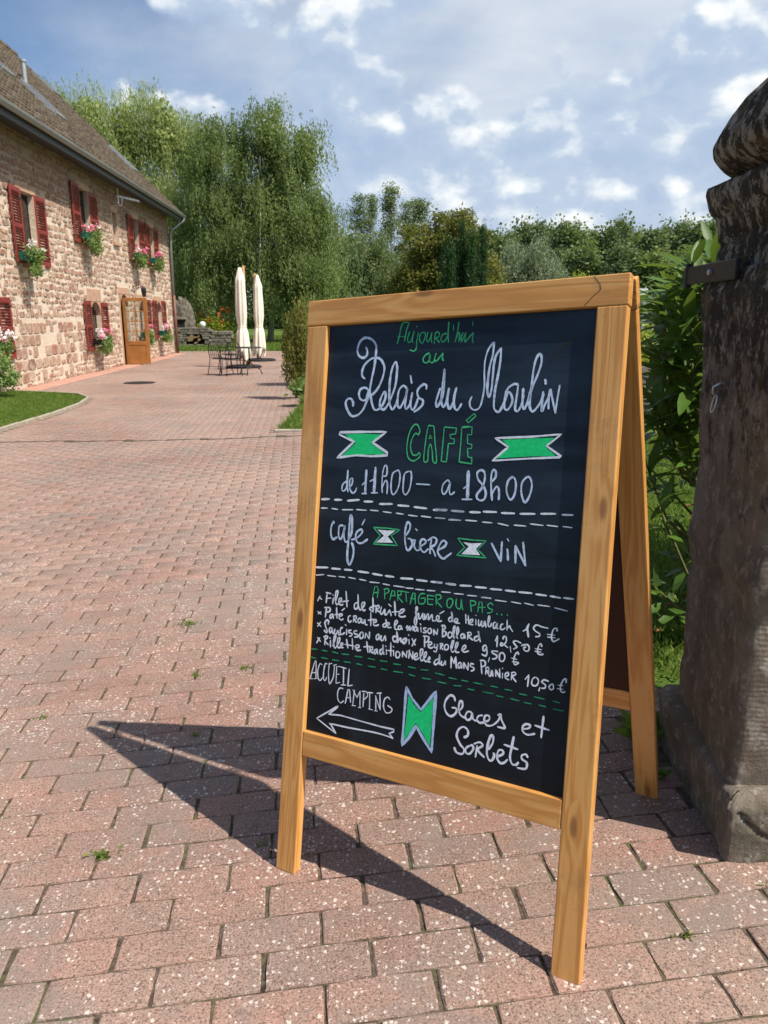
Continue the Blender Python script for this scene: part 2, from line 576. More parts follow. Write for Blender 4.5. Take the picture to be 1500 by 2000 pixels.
def mat_glass():
    m, t = newmat('window_glass')
    b = t.n('ShaderNodeBsdfPrincipled', {'Base Color': (0.9, 0.95, 0.95, 1), 'Roughness': 0.03, 'Transmission Weight': 0.0, 'IOR': 1.45})
    tr = t.n('ShaderNodeBsdfTransparent', {'Color': (0.86, 0.9, 0.88, 1)})
    gl = t.n('ShaderNodeBsdfGlossy', {'Color': (1, 1, 1, 1), 'Roughness': 0.02})
    fr = t.n('ShaderNodeFresnel', {'IOR': 1.5})
    mx = t.n('ShaderNodeMixShader', {0: fr.outputs[0], 1: tr.outputs[0], 2: gl.outputs[0]})
    t.t.nodes.remove(b)
    t.n('ShaderNodeOutputMaterial', {'Surface': mx.outputs[0]})
    return m


MT = dict(
    paver=mat_paver(), bed=mat_bed(), woodz=mat_wood('z', 'pine_upright'), woodx=mat_wood('x', 'pine_rail'),
    slate=mat_slate(), w=mat_chalk('white_marker', (0.72, 0.77, 0.88), 0.78), c=mat_chalk('chalky_blue_white', (0.56, 0.68, 0.90), 0.66), W=mat_chalk('white_fill', (0.80, 0.86, 0.95)),
    b=mat_chalk('blue_white_marker', (0.42, 0.55, 0.80)), g=mat_chalk('green_marker', (0.065, 0.50, 0.21), 0.7),
    G=mat_chalk('green_fill', (0.016, 0.60, 0.20), 0.82), d=mat_chalk('dark_green_marker', (0.035, 0.33, 0.15), 0.6),
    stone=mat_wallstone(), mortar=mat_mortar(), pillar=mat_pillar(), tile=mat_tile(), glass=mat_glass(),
    red=simple('red_shutter_paint', (0.20, 0.032, 0.025), 0.5, 0.3, var=0.2, scale=5),
    dressed=simple('dressed_sandstone', (0.44, 0.275, 0.195), 0.9, 0.15, var=0.18, scale=5),
    zinc=simple('zinc', (0.30, 0.32, 0.34), 0.45, 0.5, 0.5), darkmetal=simple('dark_zinc', (0.075, 0.08, 0.085), 0.5, 0.4, 0.4),
    copper=simple('painted_downpipe', (0.16, 0.07, 0.05), 0.5, 0.4), galv=simple('galvanised', (0.55, 0.57, 0.58), 0.35, 0.5, 0.8),
    iron=simple('black_iron', (0.016, 0.015, 0.017), 0.55, 0.4, 0.3, var=0.5, scale=60), doorwood=simple('varnished_door', (0.36, 0.155, 0.045), 0.4, 0.4, var=0.2, scale=4),
    sash=simple('dark_sash', (0.06, 0.035, 0.025), 0.5, 0.3),
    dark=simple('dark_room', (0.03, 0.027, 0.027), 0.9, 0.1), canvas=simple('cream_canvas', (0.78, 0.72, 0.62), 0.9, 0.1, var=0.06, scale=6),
    fibre=simple('brown_hardboard', (0.06, 0.026, 0.018), 0.7, 0.2, var=0.2, scale=3), kerb=simple('pale_kerb', (0.33, 0.29, 0.23), 0.9, 0.1, var=0.25, scale=9),
    greenpot=simple('green_planter', (0.012, 0.095, 0.065), 0.5, 0.3), white=simple('white_paint', (0.7, 0.7, 0.68), 0.5, 0.3, var=0.04),
    oldstone=simple('grey_field_stone', (0.20, 0.18, 0.15), 0.95, 0.1, var=0.45, scale=6), log=simple('split_logs', (0.33, 0.22, 0.12), 0.9, 0.1, var=0.4, scale=20),
    apron=simple('pink_sett', (0.42, 0.235, 0.18), 0.9, 0.1, var=0.2, scale=4), polewood=simple('umbrella_pole_wood', (0.42, 0.23, 0.11), 0.6, 0.3),
    soot=simple('sooty_stone', (0.13, 0.115, 0.092), 0.95, 0.1, var=0.6, scale=5),
    soil=simple('soil', (0.09, 0.065, 0.04), 0.95, 0.1, var=0.4, scale=20), deadleaf=simple('dead_leaf', (0.20, 0.09, 0.035), 0.8, 0.2, var=0.4, scale=60),
    lawn=mat_grass('lawn_turf', (0.075, 0.13, 0.022), (0.11, 0.17, 0.035), (0.05, 0.09, 0.018)),
    blade=mat_leaf('grass_blade', [(0.05, 0.11, 0.015), (0.10, 0.18, 0.03), (0.17, 0.22, 0.05)], 0.35, 0.6, 0.2, True),
    willow=mat_leaf('willow_leaf', [(0.15, 0.195, 0.06), (0.235, 0.285, 0.10), (0.33, 0.38, 0.15)], 0.42, 0.55, 0.2),
    birch=mat_leaf('birch_leaf', [(0.085, 0.12, 0.042), (0.135, 0.18, 0.064), (0.20, 0.25, 0.095)], 0.42, 0.55, 0.2),
    sallow=mat_leaf('sallow_leaf', [(0.08, 0.115, 0.045), (0.12, 0.16, 0.07), (0.165, 0.21, 0.10)], 0.3, 0.6, 0.2),
    silver=mat_leaf('silver_leaf', [(0.12, 0.16, 0.085), (0.19, 0.23, 0.14), (0.26, 0.30, 0.20)], 0.25, 0.6, 0.2),
    olive=mat_leaf('olive_leaf', [(0.055, 0.07, 0.018), (0.115, 0.125, 0.03), (0.20, 0.175, 0.045)], 0.3, 0.6, 0.2),
    darkgreen=mat_leaf('dark_needle', [(0.008, 0.028, 0.010), (0.014, 0.045, 0.014), (0.024, 0.065, 0.018)], 0.12, 0.6, 0.2),
    forest=mat_leaf('forest_leaf', [(0.075, 0.11, 0.048), (0.115, 0.155, 0.068), (0.16, 0.205, 0.095)], 0.25, 0.6, 0.2),
    laurel=mat_leaf('laurel_leaf', [(0.022, 0.058, 0.010), (0.040, 0.095, 0.014), (0.085, 0.165, 0.022)], 0.30, 0.5, 0.35, True),
    geran=mat_leaf('geranium_leaf', [(0.07, 0.13, 0.03), (0.12, 0.20, 0.05), (0.20, 0.27, 0.10)], 0.3, 0.6, 0.2, True),
    pink=simple('pink_petal', (0.78, 0.22, 0.34), 0.7, 0.1, var=0.35, scale=30), whitep=simple('white_petal', (0.85, 0.78, 0.76), 0.7, 0.1),
    yellow=mat_leaf('lime_leaf', [(0.10, 0.16, 0.02), (0.22, 0.28, 0.03), (0.36, 0.38, 0.05)], 0.3, 0.6, 0.2, True),
    orangep=simple('orange_petal', (0.55, 0.16, 0.05), 0.7, 0.1, var=0.3),
    bark=mat_bark('grey_bark', (0.10, 0.085, 0.065), (0.24, 0.21, 0.17)), birchbark=mat_bark('birch_bark', (0.22, 0.20, 0.17), (0.50, 0.47, 0.42)),
    twig=mat_bark('green_twig', (0.10, 0.12, 0.04), (0.17, 0.17, 0.07), 30),
)

# marker strokes of the menu, in millimetres on the board: mode, width, points
STROKES = {
 ('aujourdhui','g'): '''s3.0 234,1212 238,1227 243,1252 252,1257 260,1255 259,1251 255,1239 252,1217
s2.8 234,1227 255,1227
s3.0 263,1236 259,1220 263,1214 268,1217 274,1237
s3.0 274,1237 271,1219 273,1213
s3.0 285,1234 282,1216 282,1202 277,1195 266,1198
s3.7 280,1247 280,1246
s3.0 299,1233 291,1231 288,1222 291,1213 296,1211 300,1218 302,1228 299,1233
s2.9 307,1233 305,1219 308,1213 313,1219 317,1232
s2.9 317,1232 316,1219 318,1211
s2.9 325,1228 324,1217 324,1208
s2.9 324,1227 329,1233 335,1228 333,1222 325,1220 329,1217 337,1210
s2.9 352,1228 344,1227 339,1219 342,1212 347,1212 353,1220 355,1228
s3.6 355,1251 355,1230 356,1218 357,1210
s2.8 366,1245 367,1234
s3.0 378,1250 376,1228 372,1210
s2.8 372,1210 378,1226 381,1228 381,1214 380,1210 386,1220 389,1228
s2.8 385,1224 386,1214 387,1210 391,1218 395,1228
s2.8 395,1228 394,1214 395,1209 401,1215 412,1227
s2.7 412,1227 411,1213 413,1206
s3.0 409,1249 410,1241
s3.6 314,1189 306,1186 300,1178 302,1171 309,1169 315,1175 316,1186 315,1176 318,1170 323,1169 328,1174
s3.6 330,1188 327,1177 329,1172 334,1174 340,1181 346,1188
s3.6 346,1188 345,1179 348,1172''',
 ('relais','c'): '''s6.1 155,1208 159,1200 158,1190 149,1185 138,1190 133,1201 136,1216 144,1226 156,1229 171,1223 181,1211 182,1198 181,1177 179,1159 175,1138 172,1117 171,1107 165,1089 157,1071 144,1059 128,1057 116,1070 110,1086 116,1095 125,1094 130,1086 130,1079
s5.8 157,1139 150,1145 149,1157 155,1170 167,1180 179,1184 192,1182 201,1173 206,1160 203,1141 194,1120 181,1105 169,1100 159,1091 148,1095 144,1106 148,1116 159,1119 168,1113 164,1098
s5.9 174,1107 178,1089 186,1072 196,1071 206,1080 213,1096 212,1109 206,1105 200,1090 201,1077 210,1071 218,1078 226,1093 236,1122 238,1152 237,1166 233,1173 226,1161 222,1137 222,1111 224,1087 232,1071 240,1081 244,1093
s5.5 265,1116 256,1122 246,1112 244,1093 245,1080 251,1075 258,1086 265,1106 266,1115 264,1096 263,1080 267,1072 274,1081 277,1093
s5.2 279,1107 277,1090 278,1075 284,1071 290,1082 294,1096
s5.7 272,1143 276,1127
s5.4 312,1114 312,1121 305,1124 294,1116 291,1106 296,1096 306,1090 305,1081 296,1072 286,1066''',
 ('du','c'): '''s5.5 345,1115 341,1103 337,1087 339,1077 345,1083 352,1103 353,1131 352,1154 351,1131 350,1110 349,1090 354,1076 360,1084 363,1098 365,1115
s5.6 365,1115 363,1096 365,1079 370,1073 377,1086 380,1102 382,1116
s5.3 382,1116 378,1096 380,1077 386,1070 391,1074 396,1083''',
 ('moulin','c'): '''s4.0 418,1097 414,1086 417,1075 427,1070 437,1076 442,1096 444,1119 442,1146 442,1170 447,1190 455,1202 459,1205
s5.3 459,1205 458,1180 453,1158 451,1131 451,1109 456,1096 460,1112 461,1139 462,1166 466,1181 475,1193
s5.3 475,1193 475,1169 472,1139 468,1112 467,1087 469,1072 478,1066 484,1074 490,1088 495,1103
s4.9 492,1109 490,1091 490,1075 496,1070 503,1078 506,1090 501,1103 494,1107 496,1114 507,1121 516,1120
s5.1 516,1120 515,1103 513,1082 513,1071 519,1068 525,1080 529,1099
s5.4 527,1112 527,1092 528,1078 532,1072 538,1086 544,1111 554,1137 560,1158 560,1172 556,1178 550,1171 546,1153 544,1124 542,1095 543,1076 549,1067 557,1074 565,1087 569,1102
s5.1 568,1105 567,1087 568,1068 573,1080 580,1096
s5.1 570,1129 572,1123 571,1120
s5.1 582,1110 580,1092 581,1072
s5.1 582,1110 588,1089 595,1064
s4.6 595,1064 597,1089 600,1117''',
 ('cafe_title','g'): '''s3.2 303,1027 296,1039 287,1037 278,1021 274,995 277,973 285,964 295,963 307,972 305,980 299,975 289,976 283,991 285,1008 293,1021 300,1018 303,1027
s3.1 322,1034 329,1037 336,1034 340,1007 347,964 339,963 335,986 330,999 326,985 326,964 317,964 318,1000 322,1034
l2.9 328,1018 333,1011 326,1010 328,1018
l3.0 360,1035 388,1033 387,1021 374,1019 376,1012 385,1010 385,1001 372,1001 370,963 358,964 359,1001 360,1035
l3.0 400,1035 423,1036 423,1020 414,1020 415,1002 425,1000 425,992 416,992 418,975 427,973 427,961 399,964 400,1002 400,1035
l5.1 402,1035 416,1036
l3.0 426,1063 430,1058 414,1044 409,1049 426,1063''',
 ('left_ribbon_outline','w'): '''l5.9 99,1020 162,1022 221,1023 187,999 226,978 226,972 187,969 147,970 96,963 139,1000 98,1015 99,1020''',
 ('left_ribbon_fill','G'): '''f0.0 112,1016 162,1018 211,1017 183,999 223,974 165,972 108,967 143,997''',
 ('right_ribbon_outline','w'): '''l4.5 475,1014 549,1018 610,1024 582,1001 612,982 609,980 552,976 472,969 504,997 475,1014''',
 ('right_ribbon_fill','G'): '''f0.0 490,1011 549,1015 596,1017 580,1000 602,982 552,980 481,974 507,997''',
 ('opening_time','c'): '''s4.4 125,911 116,904 114,892 121,890 127,902 127,936
s4.4 127,936 127,904 131,888
s4.1 133,898 140,905 141,918 134,914 135,896 143,886 150,890 153,898
l4.0 167,905 176,914 176,938
l7.3 176,938 176,888
l4.5 168,886 180,887
l3.9 187,914 197,919 199,945
l7.2 199,945 199,889
l4.4 192,889 208,890
s3.9 218,927 228,929 228,947 222,949 218,933 218,909 220,891
s3.9 219,902 225,916 230,916 232,905 232,889
s3.8 253,940 243,932 241,906 245,890 252,891 260,907 262,929 258,940 253,940
s3.8 285,940 273,934 271,912 272,896 279,890 287,902 290,923 289,936 285,940
l4.3 303,914 335,914
s3.8 381,921 375,925 366,916 364,903 369,896 376,904 382,920 381,904 385,896 393,902''',
 ('closing_time','c'): '''l5.0 413,910 420,916 421,946
l7.4 421,946 423,890
l5.0 411,888 433,889
s5.1 457,944 449,949 441,943 444,930 455,919 462,906 461,893 453,888 444,892 444,901 453,913 458,929 457,944
s4.8 473,926 481,936 481,947 476,951 472,941 473,918 477,890
s4.8 476,903 484,917 489,915 491,904 491,892
s4.7 519,938 509,931 506,914 511,898 518,894 524,906 525,926 519,938
s4.6 548,940 538,929 537,912 541,897 547,890 554,902 558,921 555,935 548,940''',
 ('coffee_and_beer_words','c'): '''s5.3 98,815 96,818 91,805 92,789 98,779 109,785
s5.2 123,812 113,809 113,788 119,781 126,797 128,813 127,790 132,776 139,779
s6.3 139,779 147,798 146,826 142,836 140,814 140,779 139,752 141,734 147,727 154,742 155,762 149,776
s5.1 148,782 163,788 175,801 171,807 160,799 159,786 166,777 177,778 190,787
l4.0 180,830 173,817
s5.0 283,801 293,815 294,828 287,831 283,814 284,792 289,775 295,773 302,785 298,796 291,797
s4.4 298,796 307,794 308,796 307,783 314,774 321,777
s4.9 308,819 312,816
s4.9 319,782 332,790 334,796 326,799 321,791 323,778 332,772 341,780
s4.8 347,800 345,782 346,770
s4.8 339,797 350,805 359,801 356,790 345,783 352,779 359,766
s4.8 365,780 378,788 382,796 374,800 366,788 364,774 376,763 386,769 395,776''',
 ('wine_word','c'): '''l5.0 482,804 504,770
l5.4 504,770 504,809
s4.9 516,796 518,786 519,774
s4.7 515,816 518,812
l5.3 533,804 535,770
l5.2 533,804 556,767
l5.3 556,767 548,812''',
 ('small_ribbon_outline','g'): '''l3.3 203,814 237,815 270,814 249,800 266,780 206,778 222,798 203,814''',
 ('second_ribbon_outline','g'): '''l2.9 407,808 439,807 470,808 453,789 472,774 407,773 424,790 407,808''',
 ('small_ribbon_fill','W'): '''f0.0 214,810 239,810 259,812 240,797 255,785 212,782 231,798''',
 ('second_ribbon_fill','W'): '''f0.0 420,801 439,800 462,803 449,790 459,778 417,776 433,793''',
 ('dashes','w'): '''l7.1 60,867 81,869
l6.9 96,868 115,869
l6.7 131,868 162,872
l6.6 175,869 197,870
l6.4 215,866 247,868
l6.2 261,866 288,866
l6.1 301,865 331,864
l6.5 347,862 378,864
l6.3 389,863 417,863
l4.2 60,847 78,848
l4.2 90,848 106,847
l4.1 118,847 147,849
l4.0 156,850 182,850
l3.9 192,851 213,851
l3.8 225,850 246,849
l3.8 258,849 276,848
l3.7 288,847 310,846
l4.1 319,847 342,846
l4.0 352,846 374,846
l3.9 385,845 410,845
l6.4 56,711 89,714
l6.2 99,713 123,714
l6.1 134,714 154,715
l6.4 170,714 198,714
l6.2 208,713 233,712
l6.1 241,712 262,712
l6.2 279,711 309,713
l6.1 318,712 343,712
l5.9 352,712 378,713
l5.8 388,712 409,712
l3.7 57,693 79,697
l3.6 89,696 112,696
l3.6 120,697 137,697
l3.5 146,698 165,697
l3.7 175,697 193,696
l3.6 202,694 227,695
l3.6 236,694 253,693
l3.5 263,693 290,693
l3.5 293,692 312,693
l3.4 317,692 338,693
l3.4 344,693 363,694
l6.5 351,863 377,863
l6.3 389,863 417,863
l6.2 430,863 453,864
l6.0 460,866 488,867
l5.9 499,866 526,867
l5.7 538,867 568,869
l5.5 580,870 609,872
l4.9 622,871 643,872
l4.0 352,846 375,846
l3.9 384,844 411,845
l3.8 422,846 447,846
l3.7 459,845 480,845
l3.7 493,845 515,842
l3.6 527,844 551,844
l3.5 560,849 586,848
l3.4 594,849 615,848
l3.3 625,849 643,848
l5.9 362,713 377,712
l5.8 387,712 409,713
l5.7 419,712 444,714
l5.5 453,713 477,714
l5.4 486,713 510,714
l5.3 518,714 539,714
l5.2 546,714 573,715
l5.1 581,714 602,714
l5.0 610,714 630,713
l4.9 636,714 655,714
l3.3 378,694 399,695
l3.2 407,694 428,695
l3.1 437,694 458,695
l3.1 468,694 488,695
l3.0 498,692 522,692
l3.0 532,693 552,692
l2.9 559,694 578,692
l2.8 586,694 610,694
l2.8 620,693 645,690
l3.1 468,694 489,694''',
 ('heading','g'): '''l3.1 212,662 216,685 222,687 226,677
l2.9 214,672 226,674
l2.9 225,683 224,662
l3.1 241,683 243,662
s3.1 239,682 249,685 252,679 242,672
l3.1 256,661 260,682 266,682 268,671
l2.8 257,671 268,672
l3.0 274,684 275,662
s3.0 273,683 282,683 282,676 275,672 288,660
l3.0 283,684 302,683
l3.0 294,683 297,663
l3.0 306,659 311,683 316,683 319,660
l2.7 306,672 318,671
s3.2 340,685 331,684 326,676 327,664 335,663 341,668 340,676 331,674
l2.9 346,684 348,664
l2.9 347,683 362,683
l2.6 348,675 360,676
l2.9 348,664 360,665
l2.9 366,687 368,665
s2.9 365,686 375,687 378,681 368,674 373,669 381,662
s3.0 396,682 392,674 394,665 400,664 405,673 404,681 396,682
s3.0 413,684 413,670 419,664 424,667 424,684 426,672 429,663
l3.0 444,684 448,662
s2.9 444,684 454,684 456,678 446,673
l2.9 462,663 464,684 470,684 472,663
l2.4 461,672 478,675
s2.9 494,681 489,685 483,680 486,674 494,672 490,666 483,664
l3.7 503,666 505,664
l3.7 513,666 514,664
l3.7 525,667 526,665''',
 ('menu','w'): '''l4.9 66,635 72,647
l4.9 70,644 77,640
l5.7 91,654 90,634
l4.2 88,657 102,656
l4.2 91,644 102,646
l5.6 109,647 108,634
s4.8 107,654 108,653
s4.7 115,639 119,654 120,664 115,661 114,645 118,634 124,636
s4.4 123,637 130,643 130,649 125,647 124,639 129,634 136,636
l5.5 142,666 147,632
l4.7 134,642 150,646
s4.6 175,646 167,641 167,632 172,631 176,638 174,663
s4.5 175,648 177,638 181,630 186,633 192,642 192,648 186,645 186,635 191,630 196,632
l4.7 213,661 216,630
s4.2 216,630 206,636 220,645
l4.2 223,641 223,629
s4.2 220,642 229,646 230,641 224,637 232,632
s4.4 236,644 234,631 239,629 245,640
s4.4 245,640 246,629 250,629 257,640
l4.6 257,640 262,628
l4.6 254,652 260,648
l4.6 268,660 272,630
l3.8 263,636 282,640
s4.0 280,634 289,639 293,645 287,645 282,639 281,631 288,629 297,632
l4.6 68,611 78,606
l4.6 70,606 77,611
l4.8 92,622 90,601
s4.8 86,622 96,624 102,622 101,616 92,612
s4.5 110,611 104,608 103,601 107,602 111,609 112,601
l4.7 119,627 122,603
l4.2 115,610 129,613
s4.4 126,607 135,611 134,614 128,612 128,604 134,601 139,604
l4.7 134,622 141,628
s4.4 158,614 153,611 152,604 156,599 161,603
l4.3 167,612 166,601
s4.3 165,613 172,615 173,609 168,606 175,601
s4.3 181,611 178,606 180,601 185,604 186,610 181,611
s4.3 188,611 188,603 193,603 196,610 198,600 203,600
l4.5 210,628 212,599
l3.9 204,610 218,614
s4.2 218,606 225,610 224,614 219,612 219,603 224,601 232,604
s4.4 251,611 244,607 243,602 249,602 252,609 249,618
s4.1 252,605 258,608 257,612 252,609 255,602 264,603
s4.1 273,608 278,616 276,620 272,615 273,602 279,601 282,606
s4.0 288,610 282,608 282,602 287,603 288,609 291,602
l4.6 69,585 80,578
l4.6 70,577 78,588
s5.1 99,586 100,593 95,595 90,588 94,577 98,570 95,567 89,571
s4.5 107,580 103,576 105,568 109,571 110,580 113,568 117,569
s4.5 118,578 117,568 123,568 126,576 130,567 134,569
s4.4 139,584 134,582 133,572 138,569 145,574
l4.7 150,582 150,570
l4.7 145,592 148,590
s4.4 162,582 156,580 157,576 165,574 162,569 158,568
s4.3 177,583 170,581 171,576 180,574 180,570 171,568
s4.3 190,582 185,576 187,568 193,570 194,578 190,582
l4.3 200,581 199,570
l4.2 201,581 209,570
l4.2 210,570 210,585
s4.2 234,584 228,580 228,572 233,573 235,582 237,572
s4.2 240,582 240,573 245,572 250,583 252,572
s4.1 276,584 270,584 270,577 275,573 280,577
s4.3 278,594 280,584 281,573 285,580 288,582 290,575
s4.0 297,582 293,577 296,573 301,576 301,581 297,582
l4.6 70,539 78,552
l4.6 72,552 81,544
l5.1 93,557 93,538
s4.8 89,555 96,559 100,556 93,548 103,540
l4.8 108,551 109,536
l4.8 106,557 107,555
s4.5 115,539 120,553 122,563 118,561 117,547 120,536 125,538
s4.5 125,539 132,552 133,560 128,558 127,545 130,538 136,540
s4.4 136,542 142,546 141,550 137,547 137,540 144,540
l4.7 151,560 156,541
l4.6 166,564 169,540
l4.1 147,548 172,548
s4.3 175,544 184,547 184,552 177,550 176,544 182,540 190,542
l4.5 204,563 209,540
l4.0 197,550 213,554
l4.2 214,551 213,540
s4.2 212,551 219,554 220,548 214,546 222,540
s4.2 231,551 225,546 226,540 230,543 232,551 234,540
s4.2 246,553 240,550 240,542 244,542 247,550 246,562 247,550 250,542
l4.4 255,554 256,543
l4.4 253,561 254,560
l4.4 265,570 267,541
l3.8 258,552 274,554
l4.3 273,555 274,543
l4.3 271,563 273,562
s4.1 283,554 279,549 281,541 287,542 289,550 283,554
l4.0 295,556 296,544
l4.0 295,556 306,545
l4.0 305,546 306,559
l4.0 312,562 311,544
l4.0 310,560 321,544
l4.0 321,544 320,560
s4.0 325,548 331,552 330,558 325,554 325,545 331,545 337,550
s3.9 338,549 343,560 343,568 338,566 338,555 341,544 346,547
s3.9 347,549 352,557 352,564 348,561 347,549 352,544 355,546
s3.9 356,548 361,551 360,555 357,550 358,545 363,545
s4.1 382,555 374,550 372,543 376,542 382,548 383,564 384,549 385,543
s3.8 389,551 388,544 393,544 397,553 398,545
l4.5 410,564 411,541
l4.4 410,564 417,551
l4.4 417,551 420,565
l4.4 420,565 423,542
s3.7 432,556 427,552 427,544 431,545 434,554 435,544
l3.7 439,557 440,544
l3.7 439,557 449,543
l3.7 449,543 449,558
s3.6 461,557 455,557 454,552 461,550 462,546 456,542
l3.8 476,566 480,541
s3.8 474,567 482,568 486,564 485,558 478,555
l3.6 488,555 488,541
s3.5 487,554 493,556 494,550 490,548 496,541
s4.2 320,642 324,650 324,655 321,654 322,642 324,632 324,619 321,617 319,626 322,635 328,643
s3.9 328,643 329,633 333,632 338,644
s3.9 338,644 339,633 342,631
s3.9 342,643 344,632 348,641 351,644 352,632 357,640 360,643 362,632 366,632
s3.8 367,632 375,636 376,642 372,643 370,637 374,632 383,634
l4.0 377,648 387,655
s4.0 404,645 399,641 400,636 404,636 407,642 404,655 407,642 409,636
s3.7 411,636 418,638 418,643 413,642 414,635 424,635
l4.6 436,655 438,637
l4.1 442,653 444,636
l3.4 436,646 444,644
s3.6 446,639 452,642 452,647 447,644 447,637 454,636
l3.8 459,648 460,637
l3.8 458,656 459,656
s3.6 465,648 466,637 470,639 472,647 473,636 477,638 479,647 482,635
s4.0 300,607 303,612 304,603 309,612 310,603 317,614 317,604
s3.9 325,614 320,610 321,604 325,605 327,612 329,604
l4.2 335,614 337,604
l4.2 333,621 335,619
s3.9 348,614 342,613 344,609 349,607 346,604 341,604
s3.9 355,614 352,609 355,604 360,606 360,613 355,614
l3.8 366,614 367,602
l3.8 366,613 374,604
l3.8 374,604 375,616
l4.3 386,623 387,602
s4.0 383,624 390,625 392,620 387,615 394,612 394,606 386,601
s3.7 403,614 399,608 402,602 407,604 408,611 403,614
s3.7 410,606 414,618 414,628 411,624 411,612 414,602
s3.7 418,605 423,618 421,626 419,623 419,609 422,603
s3.7 434,615 429,612 429,606 434,606 436,614 438,606
l3.7 444,618 444,605
s3.6 442,618 449,620 451,615 445,612 456,605
s3.8 466,615 459,611 460,605 465,606 469,612 466,625 469,614 472,604
s4.1 278,586 271,585 270,577 275,574 281,579
s4.3 278,596 281,585 281,575 287,583 289,583 291,575
s4.0 299,585 294,581 296,576 302,578 303,584 299,585
l4.2 309,584 310,574
l4.2 307,594 308,592
l4.0 316,587 325,574
l4.0 325,587 317,571
l4.6 346,596 347,574
s4.1 342,596 352,597 356,594 353,586 347,584
s3.9 356,578 363,583 361,587 356,584 356,576 362,574 367,577
s3.8 370,584 370,577 376,578 377,585 376,574 374,568 369,569
l3.8 384,586 384,575
s3.8 382,586 388,587 388,583 384,581 391,575
s3.8 396,587 393,581 395,576 401,578 402,585 396,587
s3.7 409,578 412,588 413,597 410,595 408,582 411,574 416,576
s3.7 417,578 422,588 423,595 419,593 418,582 420,575 427,576
s3.7 432,580 440,586 440,592 435,589 433,582 438,578 448,582
s3.8 487,644 489,655 487,658 486,648 487,639 491,638 494,645
s3.5 502,648 498,646 498,637 502,637 506,647 505,638 508,636
s3.5 518,647 514,645 513,637 518,636 523,640
l3.7 526,656 527,636
s3.4 527,640 532,645 534,641 539,635
s3.8 494,553 494,552 495,541 499,540 501,551 504,540
l4.2 509,554 510,541
l3.9 509,554 519,540
l3.9 519,540 517,557
l3.9 524,550 524,540
l3.9 523,560 523,559
s3.7 529,543 536,548 535,553 530,550 530,542 538,539
l3.9 543,553 543,540
s3.6 542,554 549,556 551,552 545,547 553,538''',
 ('prices','w'): '''l3.1 560,639 566,643 571,655
s4.2 571,655 569,644 572,629
s3.5 610,652 597,653 587,655 581,649 585,643 594,639 593,634 586,632
s3.6 628,649 627,654 621,652 618,640 620,630 624,629 633,635
l3.0 609,640 624,641
l3.0 610,635 625,636
l3.7 504,611 508,622
l4.2 508,622 508,600
s3.9 520,617 521,622 526,622 527,614 522,606 516,604 517,609 524,606 531,602
l3.6 536,605 538,594
s3.6 558,615 548,618 542,615 547,609 550,606 543,601
s3.6 559,610 562,612 571,614 575,609 573,602 566,602 564,607 568,609
s3.5 600,615 598,620 594,616 592,603 597,599 604,601
l2.9 587,609 600,609
l2.9 587,604 599,604
s3.8 487,594 484,599 479,596 479,589 483,588 486,594 488,584 485,578 477,580
l3.8 494,576 492,567
s3.7 511,591 499,590 500,586 509,583 508,577 500,574
s3.7 519,590 515,585 516,575 522,573 526,579 525,587 519,590
s3.6 554,592 553,596 548,592 545,579 548,571 556,576
l3.0 540,583 552,582
l3.0 542,576 555,577
l3.6 571,546 578,556
l4.2 578,556 577,533
s3.7 592,554 586,549 585,540 590,537 596,540 598,549 592,554
l3.7 602,536 600,529
s3.5 618,551 609,552 605,547 612,543 612,537 605,535
s3.4 625,547 620,541 623,536 628,538 628,544 625,547
s3.4 652,554 652,561 647,559 642,547 643,537 647,535 651,537
l2.8 637,547 647,548
l2.8 636,540 647,541''',
 ('green_dashes','d'): '''l4.0 57,523 73,525
l4.0 86,525 101,525
l3.9 115,526 131,525
l3.8 140,525 160,527
l3.8 176,526 195,527
l3.7 210,527 228,527
l3.6 241,527 259,528
l3.5 275,526 292,527
l4.1 57,504 71,504
l4.0 85,508 103,508
l3.9 116,508 134,509
l3.8 148,509 166,510
l3.8 181,510 196,510
l3.7 212,510 230,511
l3.6 245,510 260,510
l3.5 276,510 299,511
l3.5 311,526 329,526
l3.4 342,525 359,527
l3.3 376,524 397,523
l3.3 408,520 425,520
l3.2 436,520 451,520
l3.1 463,520 484,520
l3.5 314,510 329,509
l3.4 346,508 366,509
l3.3 382,507 403,507
l3.2 420,506 437,508
l3.2 452,505 466,505
l3.1 483,505 502,505
l3.1 501,520 516,520
l3.0 530,519 546,519
l2.9 561,516 577,516
l2.9 592,516 612,515
l2.8 629,515 643,514
l3.1 483,505 507,506
l3.0 515,503 529,503
l3.0 544,503 562,502
l2.9 572,501 587,501
l2.9 602,502 616,501
l2.8 631,500 651,500''',
